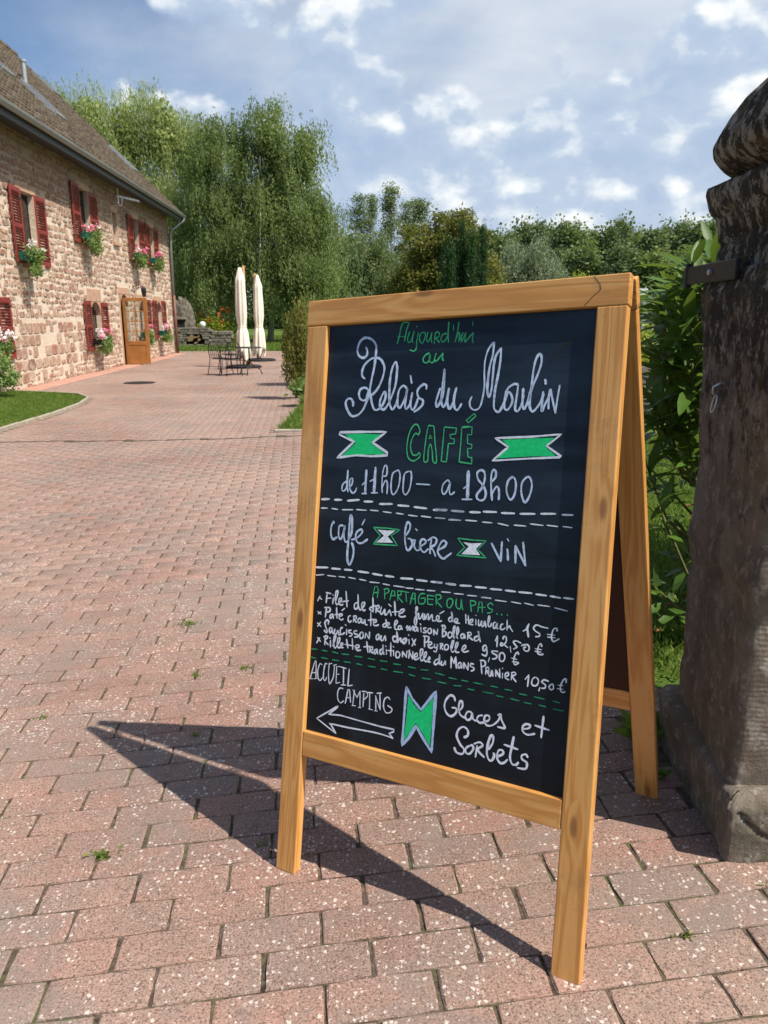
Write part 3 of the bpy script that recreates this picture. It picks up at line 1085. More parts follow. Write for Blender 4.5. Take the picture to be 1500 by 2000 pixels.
 ('campsite','w'): '''s3.5 58,455 62,471 68,493 72,495 74,458
l3.5 60,468 73,472
l3.5 56,454 66,456
l3.5 69,456 78,459
s3.5 89,492 83,493 78,476 81,459 87,456 92,463
s3.4 103,496 98,496 95,481 95,462 100,458 104,466
s3.4 109,500 108,479 111,456 115,455 122,471 123,497
l3.1 107,496 116,500
l3.1 120,496 128,499
l3.6 129,494 130,458
l3.3 128,494 138,497
l3.3 129,477 137,479
l3.3 130,457 140,461
l3.3 137,496 155,495
l3.6 148,495 150,457
l3.3 144,456 157,458
l3.6 163,495 162,457
l3.3 162,457 174,461
s3.4 150,449 141,448 136,438 138,422 146,416 153,422
l3.3 158,417 163,449 167,450 172,422
l3.3 160,431 172,432
l3.6 180,451 178,417
l3.5 176,451 188,436
l3.5 188,436 195,452
l3.5 195,452 197,416
l3.3 176,416 185,417
l3.2 193,415 200,416
l3.5 205,449 205,419
s3.2 200,452 211,453 215,445 206,435
l3.2 213,452 228,454
l3.5 220,452 222,417
l3.2 219,417 230,417
l3.4 236,449 238,417
l3.4 235,449 249,421
l3.4 249,421 246,456
l3.1 238,455 250,458
l3.2 235,416 242,417
s3.4 272,448 266,452 258,445 257,429 264,418 275,421 278,429 267,434''',
 ('arrow','w'): '''l4.1 139,407 83,368 138,345
l3.8 139,405 115,384 148,388 207,386 252,385 286,386
l4.0 119,364 125,360 138,345
s3.7 124,364 169,365 237,369 272,368 285,366
l3.6 286,386 286,381 275,375 285,366''',
 ('lower_ribbon_outline','b'): '''l7.3 310,482 326,460 348,441 366,466 380,486 380,453 379,358 361,378 339,405 322,374 308,357 309,411 310,482''',
 ('lower_ribbon_fill','G'): '''f0.0 316,466 330,449 347,436 364,456 377,474 376,441 374,369 356,392 338,411 323,385 311,366 314,412''',
 ('ices','w'): '''s5.0 425,475 422,483 413,484 404,472 402,458 408,446 418,442 428,450 429,460 419,460
s4.9 434,455 442,466 441,476 436,476 434,461 439,449 450,445
s4.6 463,459 455,459 450,449 454,442 462,446 465,458 467,447 474,444
s4.5 487,458 479,455 476,447 482,442 492,445
s4.5 492,445 502,452 501,460 493,458 492,448 498,440 510,443 521,454 525,464
s4.4 520,465 526,468 528,458 536,445 534,442 521,442
s4.7 574,449 585,453 588,459 580,460 573,454 574,444 584,440 598,445
l4.8 613,482 611,440
l4.1 597,461 626,458
s5.1 450,405 458,411 457,422 447,426 437,418 434,404 443,389 452,381 449,371 436,371 430,380
s4.8 464,391 456,384 457,375 465,375 472,386 470,393 464,391
l4.8 480,395 478,371
s4.7 473,397 485,403 492,398 482,387 497,375
s5.4 505,393 513,408 513,421 508,421 503,404 502,385 507,373 514,373 518,384 516,388
s4.9 524,383 536,391 534,398 526,395 524,381 531,372 539,374 546,382
s5.2 556,430 553,408 551,388 556,376 564,376 569,382
l4.5 537,410 566,407
s4.7 587,396 583,401 575,397 576,390 586,385 584,373 567,371''',
}

# ---------------------------------------------------------------- the ground
def axis_pts(lo, hi, near, step, grow=1.25):
    pts = [0.0]
    for sgn, lim in ((1, hi), (-1, -lo)):
        x, s = 0.0, step
        while x < lim:
            if x > near:
                s *= grow
            x = min(x + s, lim)
            pts.append(sgn * x)
    return sorted(set(pts))


def sheet(name, xs, ys, dz, mat, keep=None, parent=None):
    X, Y = np.meshgrid(xs, ys)
    Z = gza(X, Y) + dz
    V = np.stack([X, Y, Z], -1).reshape(-1, 3)
    nx, ny = len(xs), len(ys)
    F = []
    for j in range(ny - 1):
        for i in range(nx - 1):
            if keep and not keep((xs[i] + xs[i + 1]) / 2, (ys[j] + ys[j + 1]) / 2):
                continue
            a = j * nx + i
            F.append((a, a + 1, a + nx + 1, a + nx))
    return link(name, np_mesh(name, V, F, mat, True), parent)


ground = sheet('ground', axis_pts(-500, 500, 12, 0.5), axis_pts(-60, 900, 20, 0.5), -0.045, MT['lawn'])
tag(ground, kind='structure')

WA = Vector((-9.057, 34.045, -1.66))
E1 = Vector((0.058, -0.9983, 0)).normalized()
NR = Vector((0, 0, 1)).cross(E1)
WALL_LEN = 23.0


def wall_x(y):
    return WA.x + (WA.y - y) * 0.0581


RIGHT_EDGE = [(-5, 3.2), (2.31, 3.2), (2.32, 0.62), (9.9, 0.62), (9.92, -1.41), (13.4, -1.46), (21.7, -2.5), (36.0, -4.25)]
LAWN_KERB = [(-4.95, 4.0), (-5.13, 7.5), (-5.28, 10.5), (-5.34, 12.3), (-5.50, 13.9), (-5.78, 15.1), (-6.3, 15.9), (-7.3, 16.35), (-8.05, 16.6)]


def interp(tab, y):
    for (a, va), (b, vb) in zip(tab, tab[1:]):
        if a <= y <= b:
            return va + (vb - va) * (y - a) / (b - a)
    return tab[-1][1]


def in_lawn(x, y):
    if y > 16.6:
        return False
    k = [(b, a) for a, b in LAWN_KERB]
    return x < interp(k, max(4.0, y))


def in_paving(x, y, m=0.0):
    if y > 36.0 - m or y < -5:
        return False
    if x > interp(RIGHT_EDGE, y) - m:
        return False
    if in_lawn(x - m, y):
        return False
    return x > wall_x(y) - 0.1 if y < 34.3 else x > -16


bed = sheet('paving', axis_pts(-17, 3.4, 3, 0.25, 1.0), axis_pts(-2, 36.2, 3, 0.25, 1.0), -0.0050, MT['bed'], lambda x, y: in_paving(x, y, -0.05))
tag(bed, kind='structure')

# the setts: unit piece 0.2 x 0.09 with a worn, slightly chipped edge
TH = rad(6.2)
CT, ST = math.cos(TH), math.sin(TH)
OX, OY = -0.56, 1.341
BL, BW = 0.2104, 0.0965


def paver_unit(seed, n_long=4, n_short=2):
    r = random.Random(seed)
    L, W_ = 0.2048, 0.0936
    per = []
    for i in range(n_long):
        per.append((-L / 2 + L * i / n_long, -W_ / 2))
    for i in range(n_short):
        per.append((L / 2, -W_ / 2 + W_ * i / n_short))
    for i in range(n_long):
        per.append((L / 2 - L * i / n_long, W_ / 2))
    for i in range(n_short):
        per.append((-L / 2, W_ / 2 - W_ * i / n_short))
    n = len(per)
    V = []
    for ring, (ins, z) in enumerate(((0.0045, 0.0), (0.0016, -0.0014), (0.0, -0.0045), (0.0, -0.035))):
        for i, (x, y) in enumerate(per):
            j = 0.0016 if ring < 2 else 0.0012
            corner = i in (0, n_long, n_long + n_short, 2 * n_long + n_short)
            ii = ins + (0.0016 if corner and ring < 3 else 0)
            V.append((x - math.copysign(ii, x) * (1 if abs(x) > L / 2 - 1e-6 or corner else 0) + r.uniform(-j, j),
                      y - math.copysign(ii, y) * (1 if abs(y) > W_ / 2 - 1e-6 or corner else 0) + r.uniform(-j, j),
                      z + r.uniform(-0.0007, 0.0007) * (ring < 2)))
    F = []
    for k in range(3):
        for i in range(n):
            i2 = (i + 1) % n
            F.append((k * n + i2, k * n + i, (k + 1) * n + i, (k + 1) * n + i2))
    return V, F, tuple(range(n))


def unit_mesh(name, V, F, top, mat):
    me = bpy.data.meshes.new(name)
    me.from_pydata(V, [], list(F) + [top])
    me.update()
    me.materials.append(mat)
    return me


near_units = [unit_mesh('brick', *paver_unit(s), MT['paver']) for s in range(8)]
slots = []
for j in range(-60, 420):
    for i in range(-95, 40):
        off = 0.0 if j % 2 == 0 else 0.5
        r1 = random.Random(i * 7919 + j * 104729)
        u = (i + 0.5 + off) * BL + (r1.random() - 0.5) * 0.004 + (random.Random(j).random() - 0.5) * 0.014
        v = (j - 0.5) * BW + (r1.random() - 0.5) * 0.0022
        x = OX + u * CT - v * ST
        y = OY + u * ST + v * CT
        if y < 0.55 or y > 36 or abs(x) > 0.62 * y + 1.2 or x > 3.0:
            continue
        if abs(y - 9.51) < 0.055:
            continue
        if not in_paving(x, y, 0.05):
            continue
        if 0.80 < x < 1.50 and 1.55 < y < 2.2:
            continue
        slots.append((x, y, r1.random(), r1.uniform(-1, 1), r1.uniform(-1, 1)))


def seen(x, y):
    z = gz(x, y)
    c, s = math.cos(PITCH), math.sin(PITCH)
    d = y * c - z * s
    zz = y * s + z * c
    return d > 0.3 and abs(1500 * x / d) < 780 and abs(1500 * zz / d) < 1030


slots.sort(key=lambda q: (not seen(q[0], q[1]), q[0] ** 2 + q[1] ** 2))
for x, y, r0, r1, r2 in slots[:290]:
    o = link('brick', near_units[int(r0 * 8)], bed)
    z = gz(x, y)
    gx = (gz(x + 0.01, y) - gz(x - 0.01, y)) / 0.02
    gy = (gz(x, y + 0.01) - gz(x, y - 0.01)) / 0.02
    n = Vector((-gx + r1 * 0.006, -gy + r2 * 0.008, 1)).normalized()
    ex = Vector((CT, ST, 0))
    ex = (ex - n * ex.dot(n)).normalized()
    o.matrix_world = frame(ex, n.cross(ex), n, Vector((x, y, z + r1 * 0.0012)))


def join_pavers(name, L, unit, parent):
    V0, F0, top = unit
    V0 = np.array(V0)
    n = len(top)
    L = np.array(L)
    N = len(L)
    x, y, r0, r1, r2 = L.T
    flip = np.where(r0 > 0.5, 1.0, -1.0)
    P = np.zeros((N, len(V0), 3))
    lx = V0[None, :, 0] * flip[:, None]
    ly = V0[None, :, 1] * flip[:, None]
    P[..., 0] = x[:, None] + lx * CT - ly * ST
    P[..., 1] = y[:, None] + lx * ST + ly * CT
    P[..., 2] = gza(P[..., 0], P[..., 1]) + V0[None, :, 2] + (r1[:, None] * 0.0013 + lx * r1[:, None] * 0.006 + ly * r2[:, None] * 0.01)
    # faces: quads plus the top as quads fan
    fq = list(F0)
    c = len(V0)
    cen = P[:, :n].mean(axis=1, keepdims=True)
    P = np.concatenate([P, cen], axis=1)
    for i in range(0, n, 2):
        fq.append((c, i, (i + 1) % n, (i + 2) % n))
    fq = np.array(fq)
    F = (fq[None] + (np.arange(N) * (c + 1))[:, None, None]).reshape(-1, 4)
    o = link(name, np_mesh(name, P.reshape(-1, 3), F, MT['paver']), parent)
    tag(o, kind='stuff')
    return o


rest = slots[290:]
mid = [q for q in rest if q[1] < 6.5]
far = [q for q in rest if q[1] >= 6.5]


def small_unit():
    L, W_ = 0.2040, 0.0922
    V = []
    for ins, z in ((0.004, 0.0), (0.0, -0.004), (0.0, -0.03)):
        for a, b in ((-1, -1), (0, -1), (1, -1), (1, 0), (1, 1), (0, 1), (-1, 1), (-1, 0)):
            V.append((a * (L / 2 - ins), b * (W_ / 2 - ins), z))
    F = [(k * 8 + (i + 1) % 8, k * 8 + i, (k + 1) * 8 + i, (k + 1) * 8 + (i + 1) % 8) for k in range(2) for i in range(8)]
    return V, F, tuple(range(8))


join_pavers('further_bricks', mid, paver_unit(3, 4, 2), bed)
join_pavers('distant_bricks', far, small_unit(), bed)

# channel across the yard, the sett strip along the house, the kerb of the lawn
def strip_mesh(path, w0, w1, z0, z1, name, mat, parent=None):
    mb = MB()
    n = len(path)
    L, R = [], []
    for i, (x, y) in enumerate(path):
        a, b = path[max(0, i - 1)], path[min(n - 1, i + 1)]
        d = Vector((b[0] - a[0], b[1] - a[1], 0)).normalized()
        s = Vector((-d.y, d.x, 0))
        L.append(Vector((x, y, 0)) + s * w0)
        R.append(Vector((x, y, 0)) + s * w1)
    vs = []
    for a, b in zip(L, R):
        za, zb = gz(a.x, a.y), gz(b.x, b.y)
        vs += [(a.x, a.y, za + z0), (a.x, a.y, za + z1), (b.x, b.y, zb + z1), (b.x, b.y, zb + z0)]
    fs = []
    for i in range(n - 1):
        for k in range(4):
            k2 = (k + 1) % 4
            fs.append((i * 4 + k, i * 4 + k2, (i + 1) * 4 + k2, (i + 1) * 4 + k))
    fs += [(0, 1, 2, 3), tuple((n - 1) * 4 + k for k in (3, 2, 1, 0))]
    mb.add(vs, fs)
    return mb.build(name, mat, parent)


chan = strip_mesh([(-6.2 + 0.3 * k, 9.51) for k in range(23)], -0.008, 0.008, -0.02, -0.003, 'drain_channel', MT['iron'])
tag(chan, kind='structure')


def dense(path, step=0.4):
    out = []
    for a, b in zip(path, path[1:]):
        L = math.dist(a, b)
        k = max(1, int(L / step))
        for i in range(k):
            out.append((a[0] + (b[0] - a[0]) * i / k, a[1] + (b[1] - a[1]) * i / k))
    return out + [path[-1]]


# kerb stones of the lawn, one by one
kerb_root = root('lawn_kerb', Vector((-5.5, 12, gz(-5.5, 12))), 'pale stone kerb curving round the lawn beside the stone house', 'kerb')
kp = dense(LAWN_KERB, 0.5)
KI = kerb_root.matrix_basis.inverted() if False else Matrix.Translation(-Vector((-5.5, 12, gz(-5.5, 12))))
for a, b in zip(kp, kp[1:]):
    if a[1] < 6:
        continue
    d = Vector((b[0] - a[0], b[1] - a[1], 0))
    d0 = d.normalized()
    p = Vector((*a, 0)) + d0 * 0.006
    q = Vector((*b, 0)) - d0 * 0.006
    z = gz(*a) + 0.012
    mb = MB().bar(p + Vector((0, 0, z)), q + Vector((0, 0, z)), 0.05, 0.07)
    mb.v = [tuple(KI @ Vector(v)) for v in mb.v]
    mb.build('kerb_stone', MT['kerb'], kerb_root, bevel=0.008)
kr2 = root('grass_edging', Vector((-1.41, 10.0, gz(-1.41, 10))), 'narrow pale stone edging in front of the grass patch behind the sign', 'edging')
for k in range(4):
    mb = MB().box(-0.02 + k * 0.5, 0.47 + k * 0.5, -0.06, 0.03, -0.05, 0.03)
    mb.build('edging_stone', MT['kerb'], kr2, bevel=0.008)

ap = root('sett_strip', WA.copy(), 'pink stone strip running along the foot of the stone house', 'paving strip')
ap.matrix_world = frame(E1, NR, Vector((0, 0, 1)), WA)
for k in range(43):
    s0 = 0.3 + k * 0.4
    dz = gz(WA.x + E1.x * s0, WA.y + E1.y * s0) + 1.66
    MB().box(s0 + 0.006, s0 + 0.394, 0.03, 0.50 + 0.01 * math.sin(k * 2.3), dz - 0.05, dz + 0.018).build('strip_stone', MT['apron'], ap, bevel=0.01)


def lawn_sheet(name, poly_fn, x0, x1, y0, y1, step, dz):
    xs = list(np.arange(x0, x1 + 1e-6, step))
    ys = list(np.arange(y0, y1 + 1e-6, step))
    o = sheet(name, xs, ys, dz, MT['lawn'], poly_fn)
    return tag(o, kind='structure')


lawn_sheet('lawn', lambda x, y: in_lawn(x + 0.05, y) and x > wall_x(y), -8.6, -4.9, 5.0, 16.8, 0.1, 0.004)


def right_grass(x, y):
    return (x > 0.62 and 2.36 < y <= 9.95) or (x > interp(RIGHT_EDGE, y) + 0.03 and 10.0 < y < 35.8) or (y >= 36.0)


lawn_sheet('grass_verge', right_grass, 0.5, 9.0, 2.3, 12.0, 0.15, -0.004)
lawn_sheet('grass_border', lambda x, y: right_grass(x, y) and x < 0.5, -4.4, 0.5, 9.95, 36.0, 0.15, -0.002)


def blades(name, pts, h, wd, lean, mat, label=None):
    """grass blades as three-sided slivers"""
    P = np.array(pts)
    N = len(P)
    a = RNG.uniform(0, 2 * math.pi, N)
    H = h * RNG.uniform(0.5, 1.25, N)
    w_ = wd * RNG.uniform(0.6, 1.2, N)
    la = RNG.uniform(0, 2 * math.pi, N)
    ln = lean * H * RNG.uniform(0.1, 1.0, N)
    dx_, dy_ = np.cos(a) * w_, np.sin(a) * w_
    V = np.zeros((N, 4, 3))
    V[:, 0] = P + np.stack([-dx_, -dy_, 0 * H], -1)
    V[:, 1] = P + np.stack([dx_, dy_, 0 * H], -1)
    mx = np.stack([np.cos(la) * ln, np.sin(la) * ln, H], -1)
    V[:, 2] = P + mx * np.array([1, 1, 1.0]) + np.stack([dx_ * 0.15, dy_ * 0.15, 0 * H], -1)
    V[:, 3] = P + mx * np.array([0.35, 0.35, 0.55]) + np.stack([-dx_ * 0.8, -dy_ * 0.8, 0 * H], -1)
    F = np.arange(N * 4).reshape(N, 4)
    o = link(name, np_mesh(name, V.reshape(-1, 3), F, mat))
    tag(o, label, 'grass' if label else None, None, 'stuff')
    return o


def scatter(n, x0, x1, y0, y1, keep, dz=0.0):
    out = []
    xs = RNG.uniform(x0, x1, n)
    ys = RNG.uniform(y0, y1, n)
    for x, y in zip(xs, ys):
        if keep(x, y):
            out.append((x, y, gz(x, y) + dz))
    return out


blades('lawn_grass', scatter(90000, -8.1, -5.0, 9.2, 16.7, lambda x, y: in_lawn(x + 0.06, y) and x > wall_x(y)), 0.05, 0.006, 0.7, MT['blade'], 'short green mown grass of the lawn beside the house')
blades('verge_grass', scatter(52000, 0.66, 3.0, 2.38, 8.0, lambda x, y: abs(x) < 0.48 * y + 0.5 and x > 0.2 * y), 0.05, 0.0035, 0.9, MT['blade'], 'rough grass growing behind the old stone gate pillar')
blades('border_grass', scatter(30000, -2.6, 0.2, 10.0, 17, lambda x, y: right_grass(x, y)), 0.09, 0.007, 0.8, MT['blade'], 'tufty grass border behind the left post of the sign')
blades('meadow_grass', scatter(60000, -18, -2, 36.1, 60, lambda x, y: x > -0.4 * y), 0.11, 0.03, 0.6, MT['blade'], 'wide green lawn under the willows beyond the yard')
# a few dead leaves on the verge
mb = MB()
for k in range(90):
    x, y = random.uniform(0.9, 2.6), random.uniform(2.5, 7)
    z = gz(x, y) + 0.03
    a = random.uniform(0, 6.28)
    m = Matrix.Translation((x, y, z)) @ Matrix.Rotation(a, 4, 'Z') @ Matrix.Rotation(random.uniform(-.5, .5), 4, 'X')
    pts = [m @ Vector(p) for p in ((-0.03, 0, 0.004), (0, -0.014, 0), (0.035, 0, 0.008), (0, 0.014, 0.003))]
    mb.add(pts, [(0, 1, 2, 3)])
tag(mb.build('fallen_leaves', MT['deadleaf']), 'brown fallen leaves scattered over the grass behind the pillar', 'leaves', kind='stuff')

# ---------------------------------------------------------------- the stone house
HM = frame(E1, NR, Vector((0, 0, 1)), WA)
house = root('stone_house', HM, 'long old sandstone house with red shutters and a brown tiled roof', 'house')


def h(z):
    return z + 1.66


OPEN = [  # s0, s1, z0, z1, arched
    (14.80, 15.64, 1.12, 2.66, False), (10.52, 11.40, 1.90, 3.36, False), (7.66, 8.10, 2.22, 3.12, False),
    (4.92, 5.70, 1.80, 3.22, False), (2.62, 3.28, 1.80, 3.18, False), (17.5, 18.3, -0.95, 0.30, False),
    (10.30, 11.18, -0.95, 0.34, True), (7.12, 7.98, -1.66, 0.62, True), (4.75, 5.55, -0.90, 0.45, True), (2.06, 2.86, -0.90, 0.45, True),
]
TOPZ = 4.05


def vshift(s):
    """openings were measured through their proud shutters; bring them to their true place"""
    y = WA.y - s
    return 0.055 / ((9.057 - 0.058 * s) / y - 0.058)


OPEN = [(a + vshift(a) - 0.02, b + vshift(b) + 0.02, c, d, e) for a, b, c, d, e in OPEN]


def opening_at(s, z, m=0.0):
    for s0, s1, z0, z1, arch in OPEN:
        if s0 - m < s < s1 + m and z0 - m < z < z1 + m:
            return True
    return False


wall = MB()
ss = sorted({-0.0, WALL_LEN} | {q for o in OPEN for q in o[:2]})
zs = sorted({-1.75, TOPZ} | {q for o in OPEN for q in o[2:4]})
for a, b in zip(ss, ss[1:]):
    for c, d in zip(zs, zs[1:]):
        if not opening_at((a + b) / 2, (c + d) / 2):
            wall.add([(a, 0, h(c)), (b, 0, h(c)), (b, 0, h(d)), (a, 0, h(d))], [(0, 1, 2, 3)])
for s0, s1, z0, z1, arch in OPEN:      # reveals
    D = -0.165
    wall.add([(s0, 0, h(z0)), (s0, D, h(z0)), (s0, D, h(z1)), (s0, 0, h(z1))], [(0, 1, 2, 3)])
    wall.add([(s1, 0, h(z0)), (s1, 0, h(z1)), (s1, D, h(z1)), (s1, D, h(z0))], [(0, 1, 2, 3)])
    wall.add([(s0, 0, h(z1)), (s0, D, h(z1)), (s1, D, h(z1)), (s1, 0, h(z1))], [(0, 1, 2, 3)])
    wall.add([(s0, 0, h(z0)), (s1, 0, h(z0)), (s1, D, h(z0)), (s0, D, h(z0))], [(0, 1, 2, 3)])
# gable and rear walls
RIDGE = (-5.57, 9.90)
wall.add([(0, 0, h(-1.75)), (0, 0, h(TOPZ)), (0, RIDGE[0], h(9.65)), (0, -11.1, h(TOPZ)), (0, -11.1, h(-1.75))], [(0, 1, 2, 3, 4)])
wall.add([(WALL_LEN, 0, h(-1.75)), (WALL_LEN, 0, h(TOPZ)), (WALL_LEN, RIDGE[0], h(9.65)), (WALL_LEN, -11.1, h(TOPZ)), (WALL_LEN, -11.1, h(-1.75))], [(4, 3, 2, 1, 0)])
wall.add([(0, -11.1, h(-1.75)), (0, -11.1, h(TOPZ)), (WALL_LEN, -11.1, h(TOPZ)), (WALL_LEN, -11.1, h(-1.75))], [(0, 1, 2, 3)])
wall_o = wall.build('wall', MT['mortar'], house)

# rubble: courses of uneven stones standing proud of the mortar
stones = []
rz = random.Random(11)
z = -1.66
while z < 3.98:
    hh = rz.uniform(0.10, 0.21)
    big = False
    s = -0.02
    while s < 19.5:
        low = z < -0.25 and 11.9 < s < 17.5
        if low and not big and rz.random() < 0.5 or (0 < s < 0.4):
            wd_ = rz.uniform(0.3, 0.46)
        else:
            wd_ = rz.choice((rz.uniform(0.09, 0.2), rz.uniform(0.16, 0.42)))
        hs = hh * (rz.uniform(0.62, 1.08))
        if low:
            wd_ *= 1.1
        cs, cz = s + wd_ / 2, z + hs / 2 + 0.05 * noise.noise(Vector((s * 1.3, z * 0.8, 0))) + rz.uniform(-0.02, 0.02)
        ok = True
        for s0, s1, z0, z1, arch in OPEN:
            ex = 0.14
            if cs + wd_ / 2 > s0 - ex and cs - wd_ / 2 < s1 + ex and cz + hs / 2 > z0 - ex and cz - hs / 2 < z1 + ex + (0.25 if arch else 0.05):
                ok = False
        if ok and rz.random() < 0.95:
            stones.append((cs, cz, wd_ - rz.uniform(0.02, 0.05), hs - rz.uniform(0.012, 0.035), rz.uniform(0.008, 0.028), rz.randrange(16), rz.uniform(-0.13, 0.13)))
        s += wd_
    z += hh * 0.97
# larger squared blocks in the lower wall
blocks = []
for row in range(5):
    zz = -1.52 + row * 0.27
    s = 11.95
    while s < 16.9:
        wd_ = rz.uniform(0.3, 0.5)
        if rz.random() < 0.62:
            blocks.append((s + wd_ / 2, zz + 0.12, wd_ - 0.02, 0.255, 0.018, rz.randrange(16), rz.uniform(-0.03, 0.03)))
        s += wd_
stones = [q for q in stones if not any(abs(q[0] - b[0]) < (q[2] + b[2]) / 2 - 0.02 and abs(q[1] - b[1]) < (q[3] + b[3]) / 2 - 0.02 for b in blocks)] + blocks


def stone_unit(seed):
    r = random.Random(seed + 500)
    n = 8
    V = []
    angs = [2 * math.pi * (k + r.uniform(-0.17, 0.17)) / n for k in range(n)]
    for ring, (sc, yy) in enumerate(((1.0, 0.0), (0.97, 0.70), (0.86, 1.0))):
        for k, a in enumerate(angs):
            c, s_ = math.cos(a), math.sin(a)
            q = 1 / (abs(c) ** 7 + abs(s_) ** 7) ** (1 / 7)
            q *= 0.5 * sc * (1 + r.uniform(-0.10, 0.04))
            V.append((c * q, yy + r.uniform(-0.25, 0.25) * (ring > 0), s_ * q))
    F = []
    for ring in range(2):
        for k in range(n):
            k2 = (k + 1) % n
            F.append((ring * n + k, ring * n + k2, (ring + 1) * n + k2, (ring + 1) * n + k))
    return V, F, tuple(range(2 * n, 3 * n))


SU = [stone_unit(k) for k in range(16)]
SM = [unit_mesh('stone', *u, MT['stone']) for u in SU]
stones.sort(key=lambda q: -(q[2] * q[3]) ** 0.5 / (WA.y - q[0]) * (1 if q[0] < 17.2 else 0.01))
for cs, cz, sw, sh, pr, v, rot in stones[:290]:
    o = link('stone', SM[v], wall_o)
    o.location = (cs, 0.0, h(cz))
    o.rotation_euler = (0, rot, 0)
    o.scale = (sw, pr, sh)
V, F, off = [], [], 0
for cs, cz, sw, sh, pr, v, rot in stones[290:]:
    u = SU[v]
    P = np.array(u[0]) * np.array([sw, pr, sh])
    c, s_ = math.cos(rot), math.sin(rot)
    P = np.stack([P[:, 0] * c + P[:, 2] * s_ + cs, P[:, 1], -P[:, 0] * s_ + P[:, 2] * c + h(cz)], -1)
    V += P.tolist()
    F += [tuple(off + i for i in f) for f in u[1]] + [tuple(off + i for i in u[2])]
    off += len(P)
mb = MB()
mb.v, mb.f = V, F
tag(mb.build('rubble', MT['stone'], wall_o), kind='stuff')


def arch_pts(s0, s1, zt, n=8, rise=0.3):
    c = (s0 + s1) / 2
    return [(c + (s1 - s0) / 2 * math.cos(math.pi * k / n), zt - rise + rise * math.sin(math.pi * k / n)) for k in range(n + 1)]


# dressed surrounds, sills, lintels, sashes
for s0, s1, z0, z1, arch in OPEN:
    tall = arch
    fr = MB()
    jw, pr = 0.13, 0.02
    slit = s1 - s0 < 0.5
    # jambs
    fr.box(s0 - jw, s0 - 0.002, -0.16, pr, h(z0), h(z1))
    fr.box(s1 + 0.002, s1 + jw, -0.19, pr, h(z0), h(z1))
    lz = 0.36 if (arch and s0 > 10) else (0.22 if arch else 0.16)
    fr.box(s0 - jw - 0.03, s1 + jw + 0.03, -0.19, pr + 0.006, h(z1) + 0.002, h(z1) + lz)
    fr.build('surround', MT['dressed'], house, bevel=0.012)
    if arch:       # spandrels filling the corners of the round head
        sp = MB()
        A_ = arch_pts(s0, s1, z1, 8, min(0.38, (s1 - s0) / 2))
        for (a, b), (c, d) in zip(A_, A_[1:]):
            for yy, rev in ((0.03, False), (-0.17, True)):
                q = [(a, yy, h(b)), (c, yy, h(d)), (c, yy, h(z1)), (a, yy, h(z1))]
                sp.add(q, [(0, 1, 2, 3) if rev else (3, 2, 1, 0)])
            sp.add([(a, 0.03, h(b)), (c, 0.03, h(d)), (c, -0.17, h(d)), (a, -0.17, h(b))], [(0, 1, 2, 3)])
        sp.build('arch_head', MT['dressed'], house)
    if z0 > -1.5:
        MB().box(s0 - 0.12, s1 + 0.12, -0.19, 0.085, h(z0) - 0.11, h(z0) - 0.001).build('sill', MT['dressed'], house, bevel=0.01)
        sash = MB()
        y0, y1 = -0.145, -0.115
        t = 0.035 if not slit else 0.03
        mid_ = (s0 + s1) / 2
        col_m = MT['white'] if not slit else MT['red']
        sash.box(s0, s0 + t, y0, y1, h(z0), h(z1)).box(s1 - t, s1, y0, y1, h(z0), h(z1))
        sash.box(s0 + t, s1 - t, y0, y1, h(z0), h(z0) + t).box(s0 + t, s1 - t, y0, y1, h(z1) - t, h(z1))
        if not slit:
            sash.box(mid_ - 0.025, mid_ + 0.025, y0, y1 + 0.01, h(z0) + t, h(z1) - t)
            for f in (0.36, 0.68):
                zz = z0 + (z1 - z0) * f
                for a, b in ((s0 + t, mid_ - 0.025), (mid_ + 0.025, s1 - t)):
                    sash.box(a, b, y0, y1, h(zz), h(zz) + 0.025)
        wo = sash.build('window', MT['sash'], house)
        MB().box(s0 + t, s1 - t, y0 + 0.012, y0 + 0.018, h(z0) + t, h(z1) - t).build('pane', MT['glass'], wo)
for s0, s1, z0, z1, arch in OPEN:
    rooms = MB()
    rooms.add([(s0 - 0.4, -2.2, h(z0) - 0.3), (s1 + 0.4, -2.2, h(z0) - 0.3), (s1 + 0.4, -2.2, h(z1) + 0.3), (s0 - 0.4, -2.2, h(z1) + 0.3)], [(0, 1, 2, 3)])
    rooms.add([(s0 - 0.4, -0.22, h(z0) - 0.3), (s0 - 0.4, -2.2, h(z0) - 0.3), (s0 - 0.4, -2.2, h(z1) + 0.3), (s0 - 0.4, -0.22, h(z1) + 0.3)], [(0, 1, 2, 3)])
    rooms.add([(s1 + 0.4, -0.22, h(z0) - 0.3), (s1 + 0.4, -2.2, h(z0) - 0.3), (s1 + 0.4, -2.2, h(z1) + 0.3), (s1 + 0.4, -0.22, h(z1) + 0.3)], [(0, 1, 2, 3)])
    rooms.build('room', MT['dark'], house)


